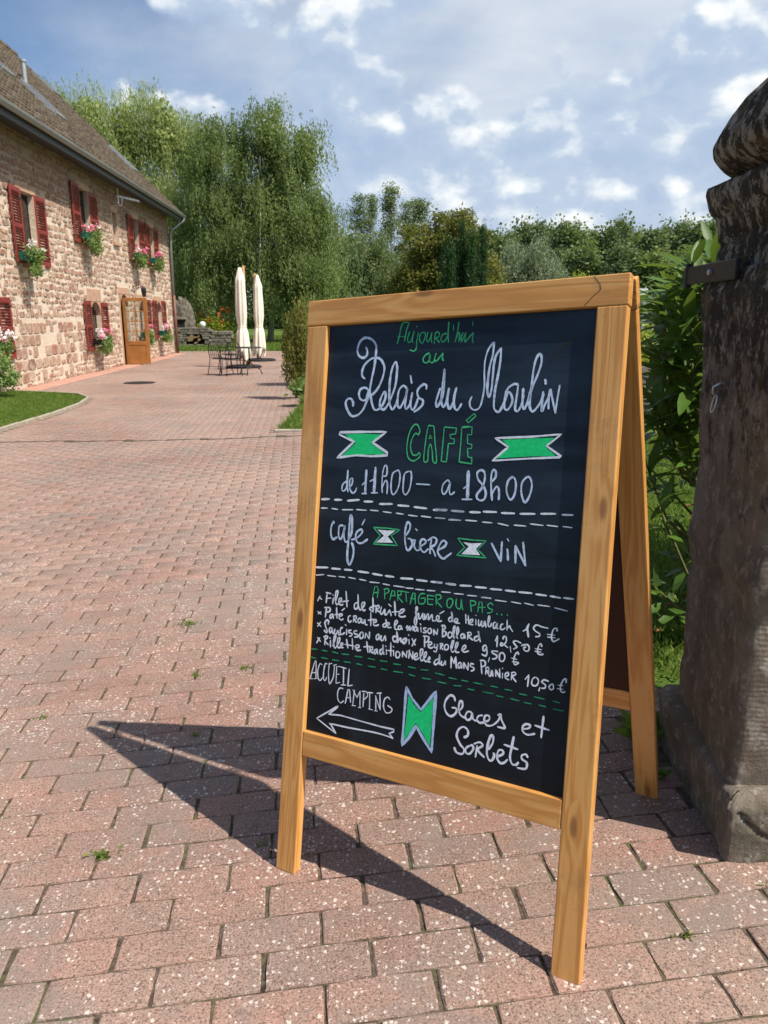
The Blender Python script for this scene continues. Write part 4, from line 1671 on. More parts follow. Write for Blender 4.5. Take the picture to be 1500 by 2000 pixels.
def shutter(s0, s1, z0, z1, single, tilt=0.0):
    """louvred shutter folded back against the wall; hinge stays nearest the opening"""
    W_, H_ = s1 - s0, z1 - z0
    e = bpy.data.objects.new('shutter', None)
    COL.objects.link(e)
    e.parent = house
    e.location = (s0 + vshift(s0), 0.034, h(z0))
    e.rotation_euler = (0, 0, tilt)
    st, th = 0.075, 0.032
    fr = MB()
    fr.box(0, st, 0, th, 0, H_).box(W_ - st, W_, 0, th, 0, H_)
    mids = [0.0, H_ * 0.47, H_ - 0.10]
    for zz, hh_ in zip(mids, (0.11, 0.09, 0.10)):
        fr.box(st, W_ - st, 0, th, zz, zz + hh_)
    fr.build('shutter_frame', MT['red'], e, bevel=0.004)
    bk = MB().box(st, W_ - st, -0.004, 0.0, 0.02, H_ - 0.02)
    sl = []
    for za, zb in ((0.11, mids[1]), (mids[1] + 0.09, mids[2])):
        n = int((zb - za) / 0.058)
        for k in range(n):
            sl.append(za + (zb - za) * (k + 0.5) / n)
    m0 = Matrix.Rotation(rad(-38), 4, 'X')
    if single:
        me = None
        for zz in sl:
            if me is None:
                mb = MB().box(0, W_ - 2 * st, -0.006, 0.006, -0.024, 0.024, m0)
                o = mb.build('slat', MT['red'], e)
                me = o.data
            else:
                o = link('slat', me, e)
            o.location = (st, 0.015, zz)
    else:
        mb = MB()
        for zz in sl:
            mb.box(st, W_ - st, -0.006, 0.006, -0.024, 0.024, Matrix.Translation((0, 0.015, zz)) @ m0)
        tag(mb.build('louvre', MT['red'], e), kind='stuff')
    hg = MB()
    for f in (0.12, 0.85):
        hg.box(0.0, W_ * 0.5, th + 0.001, th + 0.006, H_ * f, H_ * f + 0.03)
    hg.build('hinge', MT['iron'], e)


for args in [(15.66, 16.28, 1.10, 2.70, True, 0.03), (14.16, 14.76, 1.10, 2.68, True, -0.05), (11.43, 12.12, 1.88, 3.42, True, 0.03), (9.80, 10.48, 1.88, 3.36, True, -0.05),
             (5.74, 6.46, 1.78, 3.26, False, 0.03), (4.16, 4.88, 1.78, 3.24, False, -0.03), (3.30, 3.98, 1.78, 3.22, False, 0.03), (1.90, 2.58, 1.78, 3.2, False, -0.04),
             (16.88, 17.46, -0.95, 0.34, True, -0.04), (11.25, 11.90, -1.02, 0.36, True, 0.03), (9.60, 10.22, -1.0, 0.33, True, -0.05),
             (3.95, 4.60, -0.92, 0.50, False, -0.03), (2.92, 3.66, -0.92, 0.50, False, 0.03), (1.34, 2.0, -0.92, 0.50, False, -0.04)]:
    shutter(*args)

# roof
EAVE_OFF, EAVE_Z = 0.58, 4.02
upv = Vector((0, RIDGE[0] - EAVE_OFF, RIDGE[1] - EAVE_Z))
SL = upv.length
upv.normalize()
rn = Vector((1, 0, 0)).cross(upv)
rn = rn if rn.z > 0 else -rn
RO = Vector((0, EAVE_OFF, h(EAVE_Z)))
RL0, RL1 = -0.32, WALL_LEN + 0.3


def rp(s, t_, up_=0.0):
    p = RO + upv * t_ + rn * up_
    return Vector((s, p.y, p.z))


rb = MB()
q = [rp(RL0, 0, -0.14), rp(RL1, 0, -0.14), rp(RL1, SL, -0.14), rp(RL0, SL, -0.14), rp(RL0, 0, 0), rp(RL1, 0, 0), rp(RL1, SL, 0), rp(RL0, SL, 0)]
rb.add(q, [(3, 2, 1, 0), (4, 5, 6, 7), (0, 1, 5, 4), (1, 2, 6, 5), (2, 3, 7, 6), (3, 0, 4, 7)])
q2 = [Vector((v.x, 2 * RIDGE[0] - v.y, v.z)) for v in q]
rb.add(q2, [(0, 1, 2, 3), (7, 6, 5, 4), (4, 5, 1, 0), (5, 6, 2, 1), (6, 7, 3, 2), (7, 4, 0, 3)])
roof = rb.build('roof', MT['darkmetal'], house)
# tiles
TW, TL = 0.215, 0.30
nt = int((RL1 - RL0) / TW)
nr_ = int(SL / TL) + 1
tv = []
for (a, b, c) in ((0, 0, 0.012), (0.45, 0, 0.060), (0.80, 0, 0.045), (0.93, 0, 0.0), (0, 1.06, 0.0), (0.45, 1.06, 0.03), (0.80, 1.06, 0.02), (0.93, 1.06, -0.01)):
    tv.append((a * TW, b * TL, c + 0.022 * (1 - b)))
for (a, c) in ((0, 0.0), (0.45, 0.0), (0.80, 0.0), (0.93, 0.0)):
    tv.append((a * TW, 0.0, c))
tf = [(0, 1, 5, 4), (1, 2, 6, 5), (2, 3, 7, 6), (8, 9, 1, 0), (9, 10, 2, 1), (10, 11, 3, 2)]
tv = np.array(tv)
I, J = np.meshgrid(np.arange(nt), np.arange(nr_), indexing='ij')
I, J = I.ravel(), J.ravel()
N = len(I)
jit = RNG.uniform(-1, 1, (N, 3))
s_ = RL0 + I[:, None] * TW + tv[None, :, 0] + jit[:, :1] * 0.006
t_ = J[:, None] * TL + tv[None, :, 1] + jit[:, 1:2] * 0.012 - 0.02
u_ = tv[None, :, 2] + jit[:, 2:] * 0.006 + 0.005
P = np.zeros((N, 12, 3))
P[..., 0] = s_
P[..., 1] = RO.y + upv.y * t_ + rn.y * u_
P[..., 2] = RO.z + upv.z * t_ + rn.z * u_
F = (np.array(tf)[None] + (np.arange(N) * 12)[:, None, None]).reshape(-1, 4)
tag(link('roof_tiles', np_mesh('roof_tiles', P.reshape(-1, 3), F, MT['tile']), roof), kind='stuff')
# verge and ridge tiles
vt = MB()
for k in range(28):
    vt.bar(rp(RL0 - 0.03, k * 0.3, 0.05 + 0.015 * (k % 2)), rp(RL0 - 0.03, k * 0.3 + 0.29, 0.04), 0.14, 0.05, rn)
vt.build('verge_tiles', MT['tile'], roof)
rt = MB()
for k in range(int((RL1 - RL0) / 0.38)):
    a = RL0 + k * 0.38
    rt.tube([(a, RIDGE[0], h(9.93)), (a + 0.37, RIDGE[0], h(9.94))], 0.13, 8)
rt.build('ridge_tiles', MT['tile'], roof)
fb = MB().box(RL0, RL1, EAVE_OFF - 0.06, EAVE_OFF - 0.02, h(EAVE_Z) - 0.24, h(EAVE_Z) - 0.05)
fb.build('fascia', MT['darkmetal'], house)
so = MB().box(RL0, RL1, 0.0, EAVE_OFF - 0.06, h(EAVE_Z) - 0.10, h(EAVE_Z) - 0.06)
so.build('soffit', MT['darkmetal'], house)
# gutter: a half-round trough
gt = MB()
gp = []
R_ = 0.085
nseg = 10
for k in range(nseg + 1):
    a = math.pi + math.pi * k / nseg
    gp.append((EAVE_OFF + 0.075 + R_ * math.cos(a), h(EAVE_Z) - 0.03 + R_ * math.sin(a)))
vs = []
for x in (RL0 - 0.05, RL1):
    for (y_, z_) in gp:
        vs.append((x, y_, z_))
    for (y_, z_) in gp[::-1]:
        vs.append((x, EAVE_OFF + 0.075 + (y_ - EAVE_OFF - 0.075) * 0.93, h(EAVE_Z) - 0.03 + (z_ - h(EAVE_Z) + 0.03) * 0.93))
m_ = 2 * (nseg + 1)
gt.add(vs, [(k, (k + 1) % m_, m_ + (k + 1) % m_, m_ + k) for k in range(m_)] + [tuple(range(m_))[::-1], tuple(range(m_, 2 * m_))])
gt.build('gutter', MT['zinc'], house)
dp = MB()
dp.tube([(-0.22, EAVE_OFF + 0.075, h(EAVE_Z) - 0.10), (-0.22, EAVE_OFF + 0.07, h(EAVE_Z) - 0.22), (0.10, 0.22, h(EAVE_Z) - 0.62), (0.14, 0.13, h(EAVE_Z) - 0.8), (0.14, 0.12, h(0.75))], 0.05, 8)
dp.build('downpipe', MT['zinc'], house, True)
MB().tube([(0.14, 0.12, h(0.76)), (0.14, 0.12, h(-1.64))], 0.058, 8).build('downpipe_foot', MT['copper'], house, True)
# skylights
for s0, t0, lw, ll in ((9.35, 2.05, 0.85, 1.15), (11.1, 3.0, 0.85, 1.15), (1.15, 1.95, 0.75, 1.15), (0.15, 6.2, 0.7, 1.0)):
    fr = MB()
    B4 = [(s0, t0), (s0 + lw, t0), (s0 + lw, t0 + ll), (s0, t0 + ll)]
    for (a, b), (c, d) in zip(B4, B4[1:] + B4[:1]):
        fr.bar(rp(a, b, 0.085), rp(c, d, 0.085), 0.09, 0.11, rn)
    so_ = fr.build('skylight', MT['galv'], roof)
    g_ = MB().add([rp(s0, t0, 0.12), rp(s0 + lw, t0, 0.12), rp(s0 + lw, t0 + ll, 0.12), rp(s0, t0 + ll, 0.12)], [(0, 1, 2, 3)])
    g_.build('pane', MT['darkmetal'], so_)
b_ = rp(8.4, 3.85, 0)
fl = MB().tube([b_, b_ + Vector((0, 0, 0.62))], 0.065, 12).tube([b_ + Vector((0, 0, 0.60)), b_ + Vector((0, 0, 0.66))], 0.10, 12)
fl.build('flue', MT['galv'], house, False)

# the open glazed door
dr = bpy.data.objects.new('door', None)
COL.objects.link(dr)
dr.parent = house
dr.location = (8.0, 0.02, h(-1.62))
dr.rotation_euler = (0, 0, rad(90 - 3))
DW, DH = 0.80, 2.13
lf = MB()
lf.box(0, 0.10, -0.02, 0.02, 0, DH).box(DW - 0.12, DW, -0.02, 0.02, 0, DH)
lf.box(0.10, DW - 0.12, -0.02, 0.02, DH - 0.11, DH).box(0.10, DW - 0.12, -0.02, 0.02, 0.62, 0.75).box(0.10, DW - 0.12, -0.02, 0.02, 0, 0.12)
lf.box(0.10, DW - 0.12, -0.009, 0.009, 0.12, 0.62)
lf.box(0.375, 0.405, -0.018, 0.018, 0.75, DH - 0.11)
for k in (1, 2, 3):
    zz = 0.75 + (DH - 0.86) * k / 4
    lf.box(0.10, 0.375, -0.016, 0.016, zz - 0.013, zz + 0.013).box(0.405, DW - 0.12, -0.016, 0.016, zz - 0.013, zz + 0.013)
lf.build('door_leaf', MT['doorwood'], dr, bevel=0.004)
for c in range(2):
    for k in range(4):
        z0 = 0.75 + (DH - 0.86) * k / 4
        x0, x1 = ((0.10, 0.375), (0.405, DW - 0.12))[c]
        MB().box(x0, x1, -0.003, 0.003, z0 + 0.013, z0 + (DH - 0.86) / 4 - 0.013).build('pane', MT['glass'], dr)
MB().box(DW - 0.09, DW - 0.03, 0.021, 0.05, 1.0, 1.04).build('handle', MT['iron'], dr)
# aerial on its wall arm
an = root('tv_aerial', HM @ Matrix.Translation((8.6, 0.0, h(3.25))), 'thin metal television aerial on an arm under the eaves of the house', 'aerial')
am = MB().tube([(0, 0.02, 0), (0, 0.42, 0.02), (0, 0.44, 0.22)], 0.014, 6)
am.build('arm', MT['galv'], an)
bm_ = MB().tube([(0.18, 0.30, 0.27), (-1.05, 0.72, 0.27)], 0.012, 6)
bm_.build('boom', MT['galv'], an)
el_ = MB()
for k in range(12):
    f = 0.10 + 0.9 * k / 12
    c = Vector((0.18, 0.30, 0.27)).lerp(Vector((-1.05, 0.72, 0.27)), f)
    el_.tube([c - Vector((0, 0, 0.045)), c + Vector((0, 0, 0.045))], 0.009, 5)
c = Vector((0.05, 0.34, 0.27))
for d in ((0.1, 0.02, 0.22), (0.1, 0.02, -0.22)):
    el_.tube([c, c + Vector(d)], 0.010, 5)
    el_.tube([c + Vector((0.06, 0, 0)), c + Vector((0.06, 0, 0)) + Vector(d)], 0.010, 5)
el_.build('elements', MT['galv'], an)
# iron lantern bracket
lb = root('wall_lantern', HM @ Matrix.Translation((6.6, 0.05, h(0.70))), 'black iron lantern bracket on the wall beside the glazed door', 'lantern')
MB().tube([(0, 0, 0.2), (0, 0.2, 0.28), (0, 0.34, 0.2)], 0.016, 6).tube([(0, 0, 0.0), (0, 0.16, 0.14), (0, 0.32, 0.22)], 0.012, 6).build('bracket', MT['iron'], lb)
MB().lathe([(0.03, 0.2), (0.09, 0.14), (0.085, 0.02), (0.055, -0.12), (0.02, -0.14)], 6, (0, 0.36, 0)).build('lantern_cage', MT['iron'], lb)

# window boxes of geraniums
def leaf_cloud(C, sp, n, size, aspect=0.55, up=0.4, rng=RNG):
    """n small leaf quads spread round the centres C; returns V, F arrays"""
    C = np.asarray(C, float).reshape(-1, 3)
    idx = rng.integers(0, len(C), n)
    sp = np.asarray(sp, float)
    P = C[idx] + rng.normal(0, 1, (n, 3)) * sp
    return leaf_quads(P, size, aspect, up, rng)


def leaf_quads(P, size, aspect=0.5, up=0.4, rng=RNG, D=None):
    n = len(P)
    if D is None:
        D = rng.normal(0, 1, (n, 3))
    D = D / (np.linalg.norm(D, axis=1, keepdims=True) + 1e-9)
    Nn = rng.normal(0, 1, (n, 3)) + np.array([0, 0, up])
    Sx = np.cross(D, Nn)
    Sx /= (np.linalg.norm(Sx, axis=1, keepdims=True) + 1e-9)
    L = size * rng.uniform(0.6, 1.3, (n, 1))
    W_ = L * aspect * 0.5
    V = np.zeros((n, 4, 3))
    V[:, 0] = P - D * L / 2
    V[:, 1] = P + Sx * W_ - D * L * 0.05
    V[:, 2] = P + D * L / 2
    V[:, 3] = P - Sx * W_ - D * L * 0.05
    return V.reshape(-1, 3), np.arange(n * 4).reshape(n, 4)


def merge(*parts):
    Vs, Fs, o = [], [], 0
    for V, F in parts:
        Vs.append(V)
        Fs.append(F + o)
        o += len(V)
    return np.concatenate(Vs), np.concatenate(Fs)


def window_box(s, z, wd_, hang, pinkn, whiten, label, pot=True, seed=0):
    rng = np.random.default_rng(seed)
    t = root('window_box', HM @ Matrix.Translation((s, 0.16, h(z))), label, 'window box', 'flower boxes on the window sills')
    MB().box(-wd_ / 2, wd_ / 2, -0.08, 0.12, 0, 0.19).build('planter', MT['greenpot'] if pot else MT['iron'], t, bevel=0.01)
    parts = []
    for k in range(26):
        cx = rng.uniform(-wd_ / 2, wd_ / 2)
        dep = rng.uniform(0.0, 1.0)
        c = (cx, 0.05 + rng.uniform(0, 0.2), 0.22 - dep * hang)
        parts.append(leaf_cloud([c], (0.07, 0.06, 0.07), 42, 0.06, 0.8, 0.4, rng))
    link('foliage', np_mesh('foliage', *merge(*parts), MT['geran']), t)['kind'] = 'stuff'
    for m, n in (('pink', pinkn), ('whitep', whiten)):
        if n:
            ps = []
            for k in range(n):
                c = (rng.uniform(-wd_ / 2, wd_ / 2), rng.uniform(0.02, 0.26), rng.uniform(0.18, 0.42))
                ps.append(leaf_cloud([c], (0.032, 0.032, 0.028), 34, 0.045, 0.9, 0.2, rng))
            link('blossom', np_mesh('blossom', *merge(*ps), MT[m]), t)['kind'] = 'stuff'


window_box(16.02, 1.14, 0.62, 0.45, 0, 5, 'leafy window box with hardly any flowers, at the upper window nearest the camera', True, 1)
window_box(11.48, 1.98, 0.70, 0.55, 9, 2, 'pink geranium window box at the upper window beside the aerial', True, 2)
window_box(6.1, 1.84, 0.68, 0.45, 11, 2, 'pink geranium window box at the third upper window of the house', True, 3)
window_box(3.5, 1.84, 0.75, 0.45, 16, 0, 'dense pink geranium window box at the upper window next to the downpipe', True, 4)
window_box(18.4, -0.72, 1.0, 0.75, 2, 9, 'bushy white flowered window box at the lower window cut by the picture edge', True, 5)
window_box(11.2, -0.86, 0.75, 0.45, 12, 8, 'pink and white window box under the arched window before the glazed door', False, 6)
window_box(5.9, -0.82, 0.60, 0.42, 10, 4, 'pink and white window box right behind the open glazed door', True, 7)
window_box(2.9, -0.82, 0.66, 0.42, 8, 10, 'white and pink window box at the lower window nearest the house corner', True, 8)

# ---------------------------------------------------------------- the A-frame sign
BU = Vector((0.8551, -0.5147, 0.0624)).normalized()
BV = Vector((0.0624, 0.2216, 0.9731))
BV = (BV - BU * BV.dot(BU)).normalized()
BN = BV.cross(BU)
BT = Vector((-0.2534, 1.5305, -1.2539))
sign = root('menu_board', frame(BU, BN, BV, BT), 'wooden A-frame chalkboard with the cafe menu handwritten in white and green', 'signboard')
BWd, BHt, TK = 0.720, 1.3175, 0.024
REC = 0.012
SLOPE = 0.234


def stile(x0, x1, y0, y1, z1, name, mat, parent, foot=True, bev=0.0025):
    mb = MB().box(x0, x1, y0, y1, 0.0, z1)
    if foot:
        mb.v = [(x, y, z + (SLOPE * y if z < 0.01 else 0)) for x, y, z in mb.v]
    o = mb.build(name, mat, parent, bevel=bev, seg=2)
    return o


def panel(parent, front):
    sgn = 1
    stile(0, 0.0545, 0, TK, BHt - 0.0585, 'leg', MT['woodz'], parent, front)
    stile(BWd - 0.0560, BWd, 0, TK, BHt - 0.0585, 'leg', MT['woodz'], parent, front)
    MB().box(-0.003, BWd + 0.002, 0, TK, BHt - 0.058, BHt).build('top_rail', MT['woodx'], parent, bevel=0.0025, seg=2)
    MB().box(0.0548, BWd - 0.0563, 0.0005, TK - 0.001, 0.278, 0.336).build('bottom_rail', MT['woodx'], parent, bevel=0.0025, seg=2)
    y0 = REC if front else 0.004
    MB().box(0.0548, BWd - 0.0563, y0, y0 + 0.005, 0.3365, BHt - 0.0588).build('blackboard' if front else 'backboard', MT['slate'] if front else MT['fibre'], parent)


panel(sign, True)
back = bpy.data.objects.new('back_panel', None)
COL.objects.link(back)
back.parent = sign
ANG = math.atan2(0.604, 1.170)
# the rear panel hangs from the hinge line and swings away from the viewer
hm = Matrix.Translation((0, TK + 0.015, BHt - 0.001)) @ Matrix.Rotation(ANG, 4, 'X') @ Matrix.Translation((0, 0, -BHt))
back.matrix_local = hm
panel(back, False)
hg = MB()
for x in (0.09, BWd - 0.13):
    hg.box(x, x + 0.045, TK + 0.0005, TK + 0.0025, BHt - 0.045, BHt - 0.006)
    hg.tube([(x, TK + 0.0075, BHt - 0.001), (x + 0.045, TK + 0.0075, BHt - 0.001)], 0.0045, 8)
hg.build('hinge', MT['galv'], sign)
# the drying crack in the top rail
mb = MB()
cr_ = [(0.655, 1.316), (0.667, 1.300), (0.669, 1.290), (0.655, 1.278), (0.640, 1.262)]
for (a, b), (c, d) in zip(cr_, cr_[1:]):
    mb.add([(a - .0008, -0.0004, b), (a + .0008, -0.0004, b), (c + .0008, -0.0004, d), (c - .0008, -0.0004, d)], [(0, 1, 2, 3)])
mb.build('crack', MT['dark'], sign)
# thin scratch on the board
mb = MB().add([(0.575, REC - 0.0004, 1.165), (0.600, REC - 0.0004, 1.195), (0.630, REC - 0.0004, 1.213), (0.629, REC - 0.0004, 1.210), (0.601, REC - 0.0004, 1.190), (0.577, REC - 0.0004, 1.163)], [(0, 1, 2, 5), (2, 3, 4, 5)])
mb.f = [(5, 4, 1, 0), (4, 3, 2, 1)]
mb.build('scratch', MT['dark'], sign)


def crv(P, n=5):
    P = [np.array(p, float) for p in P]
    if len(P) < 3:
        return P
    closed = np.allclose(P[0], P[-1], atol=2)
    out = []
    for i in range(len(P) - 1):
        p1, p2 = P[i], P[i + 1]
        p0 = P[i - 1] if i > 0 else (P[-2] if closed else p1)
        p3 = P[i + 2] if i + 2 < len(P) else (P[1] if closed else p2)
        for t in np.arange(n) / n:
            out.append(.5 * ((2 * p1) + (-p0 + p2) * t + (2 * p0 - 5 * p1 + 4 * p2 - p3) * t * t + (-p0 + 3 * p1 - 3 * p2 + p3) * t ** 3))
    out.append(P[-1])
    return out


def write(name, colr, text, lift):
    """marker strokes: ribbons of slightly uneven width lying on the board"""
    mb = MB()
    r = random.Random(name)
    k = 0
    for line in text.strip().split('\n'):
        q = line.split()
        mode, wd_ = q[0][0], float(q[0][1:])
        P = [tuple(float(c) for c in a.split(',')) for a in q[1:]]
        y = REC - lift - (k % 7) * 0.00002
        k += 1
        if mode == 'f':
            n = len(P)
            mb.add([(a / 1000, y, b / 1000) for a, b in P], [tuple(range(n))])
            continue
        C = crv(P, 6) if mode == 's' else [np.array(p) for p in P]
        if mode == 'l':
            C2 = []
            for a, b in zip(C, C[1:]):
                m = max(1, int(np.linalg.norm(b - a) / 6))
                C2 += [a + (b - a) * i / m for i in range(m)]
            C = C2 + [C[-1]]
        hw = max(wd_ * (0.80 if name in ('menu', 'prices', 'heading', 'campsite') else 0.86), 1.9) / 2
        n = len(C)
        vs = []
        ph = r.uniform(0, 6)
        for i, p in enumerate(C):
            d = C[min(n - 1, i + 1)] - C[max(0, i - 1)]
            L = np.linalg.norm(d) + 1e-9
            d = d / L
            s = np.array([-d[1], d[0]])
            ww = hw * (1 + 0.07 * math.sin(i * 0.9 + ph) + 0.17 * math.sin(i * 0.23 + ph * 2) + r.uniform(-0.06, 0.06))
            if i in (0, n - 1):
                ww *= 0.72
            vs.append((*((p + s * ww) / 1000), 0))
            vs.append((*((p - s * ww) / 1000), 0))
        # rounded ends
        for end, i, sg in ((0, 0, -1), (1, n - 1, 1)):
            p = C[i]
            d = C[min(n - 1, i + 1)] - C[max(0, i - 1)]
            d = d / (np.linalg.norm(d) + 1e-9)
            vs.append((*((p + d * sg * hw * 0.7) / 1000), 0))
        fs = [(2 * i, 2 * i + 2, 2 * i + 3, 2 * i + 1) for i in range(n - 1)]
        fs += [(2 * n, 0, 1), (2 * n - 2, 2 * n + 1, 2 * n - 1)]
        mb.add([(a, y, b) for a, b, _ in vs], fs)
    o = mb.build(name, MT[colr], sign)
    return o


for (nm, colr), text in STROKES.items():
    if 'dashes' in nm:
        for line in text.strip().split('\n'):
            write('dash', colr, line, 0.0006)
        continue
    write(nm, colr, text, {'G': 0.0003, 'W': 0.0003}.get(colr, 0.0006))
# faint rubbed-out strokes
mb = MB()
for a, b, c, d in ((480, 322, 530, 316), (548, 308, 590, 300), (420, 336, 455, 331), (610, 295, 640, 290), (205, 610, 207, 575), (380, 640, 378, 600), (520, 560, 518, 535)):
    mb.add([(a / 1000, REC - .0002, b / 1000), (c / 1000, REC - .0002, d / 1000), (c / 1000, REC - .0002, d / 1000 - 0.002), (a / 1000, REC - .0002, b / 1000 - 0.002)], [(0, 1, 2, 3)])
ghost, gt_ = newmat('rubbed_chalk')
finish(gt_, (0.035, 0.045, 0.05), 0.8)
mb.build('rubbed_marks', ghost, sign)

# ---------------------------------------------------------------- the stone gate pillar
PR = rad(-4.5)
PX = Vector((math.cos(PR), math.sin(PR), 0))
PY = Vector((-math.sin(PR), math.cos(PR), 0))
PO = Vector((0.764, 1.479, -1.20))
pil = root('gate_pillar', frame(PX, PY, Vector((0, 0, 1)), PO), 'old weathered sandstone gate pillar with a black-crusted domed cap', 'pillar')


def rough_block(x0, x1, y0, y1, zprof, step, amp, sc, name, rnd=0.03, seed=0.0, groove=None):
    """a squared stone: rounded arrises, batter by height (zprof: (z, grow_x0, grow)), and a noisy surface"""
    W_, D_ = x1 - x0, y1 - y0
    per = []
    nx, ny = max(2, int(W_ / step)), max(2, int(D_ / step))
    for i in range(nx):
        per.append((x0 + W_ * i / nx, y0, 0, -1))
    for i in range(ny):
        per.append((x1, y0 + D_ * i / ny, 1, 0))
    for i in range(nx):
        per.append((x1 - W_ * i / nx, y1, 0, 1))
    for i in range(ny):
        per.append((x0, y1 - D_ * i / ny, -1, 0))
    cx, cy = (x0 + x1) / 2, (y0 + y1) / 2
    zs_ = []
    for (za, ga), (zb, gb) in zip(zprof, zprof[1:]):
        n = max(1, int(round((zb - za) / step)))
        for k in range(n):
            f = k / n
            zs_.append((za + (zb - za) * f, ga + (gb - ga) * f))
    zs_.append(zprof[-1])
    V = []
    for z_, g in zs_:
        for (x, y, a, b) in per:
            hx, hy = W_ / 2 + g, D_ / 2 + g
            px = max(-1, min(1, (x - cx) / (W_ / 2)))
            py = max(-1, min(1, (y - cy) / (D_ / 2)))
            # round the corners
            ex, ey = abs(px) * hx, abs(py) * hy
            kx, ky = hx - rnd, hy - rnd
            if ex > kx and ey > ky:
                vx, vy = ex - kx, ey - ky
                l = max(math.hypot(vx, vy), 1e-6)
                m = max(vx, vy)
                ex, ey = kx + vx / l * m, ky + vy / l * m
            X = cx + math.copysign(ex, px)
            Y = cy + math.copysign(ey, py)
            p = Vector((X * sc + seed, Y * sc, z_ * sc))
            d = noise.fractal(p, 0.9, 2.1, 5) * amp + noise.noise(p * 0.35) * amp * 1.6
            dirv = Vector((px if abs(px) > 0.97 else 0, py if abs(py) > 0.97 else 0, 0))
            if dirv.length < 0.1:
                dirv = Vector((px, py, 0))
            dirv.normalize()
            if groove:
                d -= groove(X, Y, z_)
            V.append((X + dirv.x * d, Y + dirv.y * d, z_))
    n = len(per)
    F = []
    for j in range(len(zs_) - 1):
        for i in range(n):
            i2 = (i + 1) % n
            F.append((j * n + i, j * n + i2, (j + 1) * n + i2, (j + 1) * n + i))
    top = len(V)
    zt = zs_[-1][0]
    V.append((cx, cy, zt + 0.004))
    for i in range(n):
        F.append(((len(zs_) - 1) * n + i, (len(zs_) - 1) * n + (i + 1) % n, top))
    mb = MB()
    mb.v, mb.f = V, F
    return mb.build(name, MT['pillar'], pil, True)


def crack_fn(X, Y, Z):
    # diagonal crack across the front of the foot stone
    if Y > 0.1:
        return 0
    t = (X - 0.02) / 0.17
    zc = 0.135 - 0.11 * t - 0.02 * math.sin(t * 5)
    d = abs(Z - zc)
    return 0.014 * max(0, 1 - d / 0.007) if 0 <= t <= 1.3 else 0


rough_block(0.0, 1.02, 0.0, 0.55, [(-0.03, 0.0), (0.09, 0.010), (0.140, 0.014), (0.162, 0.002), (0.172, -0.025)], 0.0065, 0.011, 7.0, 'foot_stone', 0.02, 3.0, crack_fn)
rough_block(0.014, 0.95, 0.045, 0.49, [(0.155, 0.0), (0.30, -0.004), (0.56, -0.004), (0.64, 0.008), (0.71, 0.002), (0.85, 0.004), (1.0, 0.016), (1.25, 0.025), (1.30, 0.012)], 0.0125, 0.008, 6.0, 'shaft', 0.022, 9.0)


def seam(X, Y, Z):
    v = 0.0
    zz = Z + 0.035 * noise.noise(Vector((X * 5, Y * 5, 1)))
    for zc, w_ in ((1.372, 0.010), (1.432, 0.007)):
        v += 0.012 * max(0, 1 - abs(zz - zc) / w_)
    return v


rough_block(0.024, 0.95, 0.045, 0.51, [(1.292, 0.008), (1.32, 0.010), (1.38, 0.014), (1.41, 0.022), (1.44, 0.034), (1.478, 0.040), (1.494, 0.036), (1.500, -0.006), (1.504, -0.04)], 0.010, 0.009, 8.0, 'capital', 0.03, 15.0, seam)
# domed cap stone
dm = MB()
prof = [(0.30, 0.0), (0.335, 0.003), (0.368, 0.014), (0.392, 0.034), (0.402, 0.058), (0.399, 0.085), (0.389, 0.112), (0.373, 0.140), (0.350, 0.166), (0.318, 0.192), (0.278, 0.216), (0.228, 0.238), (0.168, 0.256), (0.10, 0.268), (0.03, 0.273)]

fine = [tuple(p) for p in crv(prof, 4)]
NN = 110
V = []
for r_, z_ in fine:
    for k in range(NN):
        a = 2 * math.pi * k / NN
        q = 1 / (abs(math.cos(a)) ** 2.6 + abs(math.sin(a)) ** 2.6) ** (1 / 2.6)
        X, Y = r_ * q * math.cos(a) * 0.965, r_ * q * math.sin(a) * 0.965
        p = Vector((X * 7 + 5, Y * 7, z_ * 7))
        d = noise.fractal(p, 0.9, 2.1, 5) * 0.010
        V.append((0.340 + X * (1.0 if X < 0 else 1.55) + math.cos(a) * d, 0.290 + Y + math.sin(a) * d, 1.502 + z_ + d * 0.4))
F = []
for j in range(len(fine) - 1):
    for k in range(NN):
        k2 = (k + 1) % NN
        F.append((j * NN + k, j * NN + k2, (j + 1) * NN + k2, (j + 1) * NN + k))
F.append(tuple((len(fine) - 1) * NN + k for k in range(NN)))
dm.v, dm.f = V, F
dm.build('cap_stone', MT['pillar'], pil, True)
# hinge strap and ring on the left face
st = root('gate_strap', frame(PX, PY, Vector((0, 0, 1)), PO + PX * -0.012 + PY * 0.40 + Vector((0, 0, 1.295))), 'black iron gate strap bolted to the left face of the stone pillar', 'gate hinge')
MB().box(-0.012, -0.002, -0.14, 0.24, -0.022, 0.022).build('strap', MT['iron'], st, bevel=0.002)
MB().lathe([(0.007, 0), (0.007, 0.006), (0.003, 0.009)], 8).build('bolt', MT['galv'], st).matrix_local = Matrix.Translation((-0.012, 0.02, 0)) @ Matrix.Rotation(rad(-90), 4, 'Y')
MB().tube([(-0.007, 0.21, -0.03), (-0.007, 0.21, 0.03)], 0.009, 8).build('eye', MT['iron'], st)
rg = root('ring_hook', frame(PX, PY, Vector((0, 0, 1)), PO + PX * 0.003 + PY * 0.30 + Vector((0, 0, 1.035))), 'small galvanised ring hanging from a hook on the shaded face of the pillar', 'ring hook')
MB().tube([(0.01, 0, 0.012), (-0.02, 0, 0.010), (-0.034, 0, 0.002), (-0.034, 0, -0.012), (-0.022, 0, -0.016)], 0.0032, 7).build('hook', MT['galv'], rg, True)
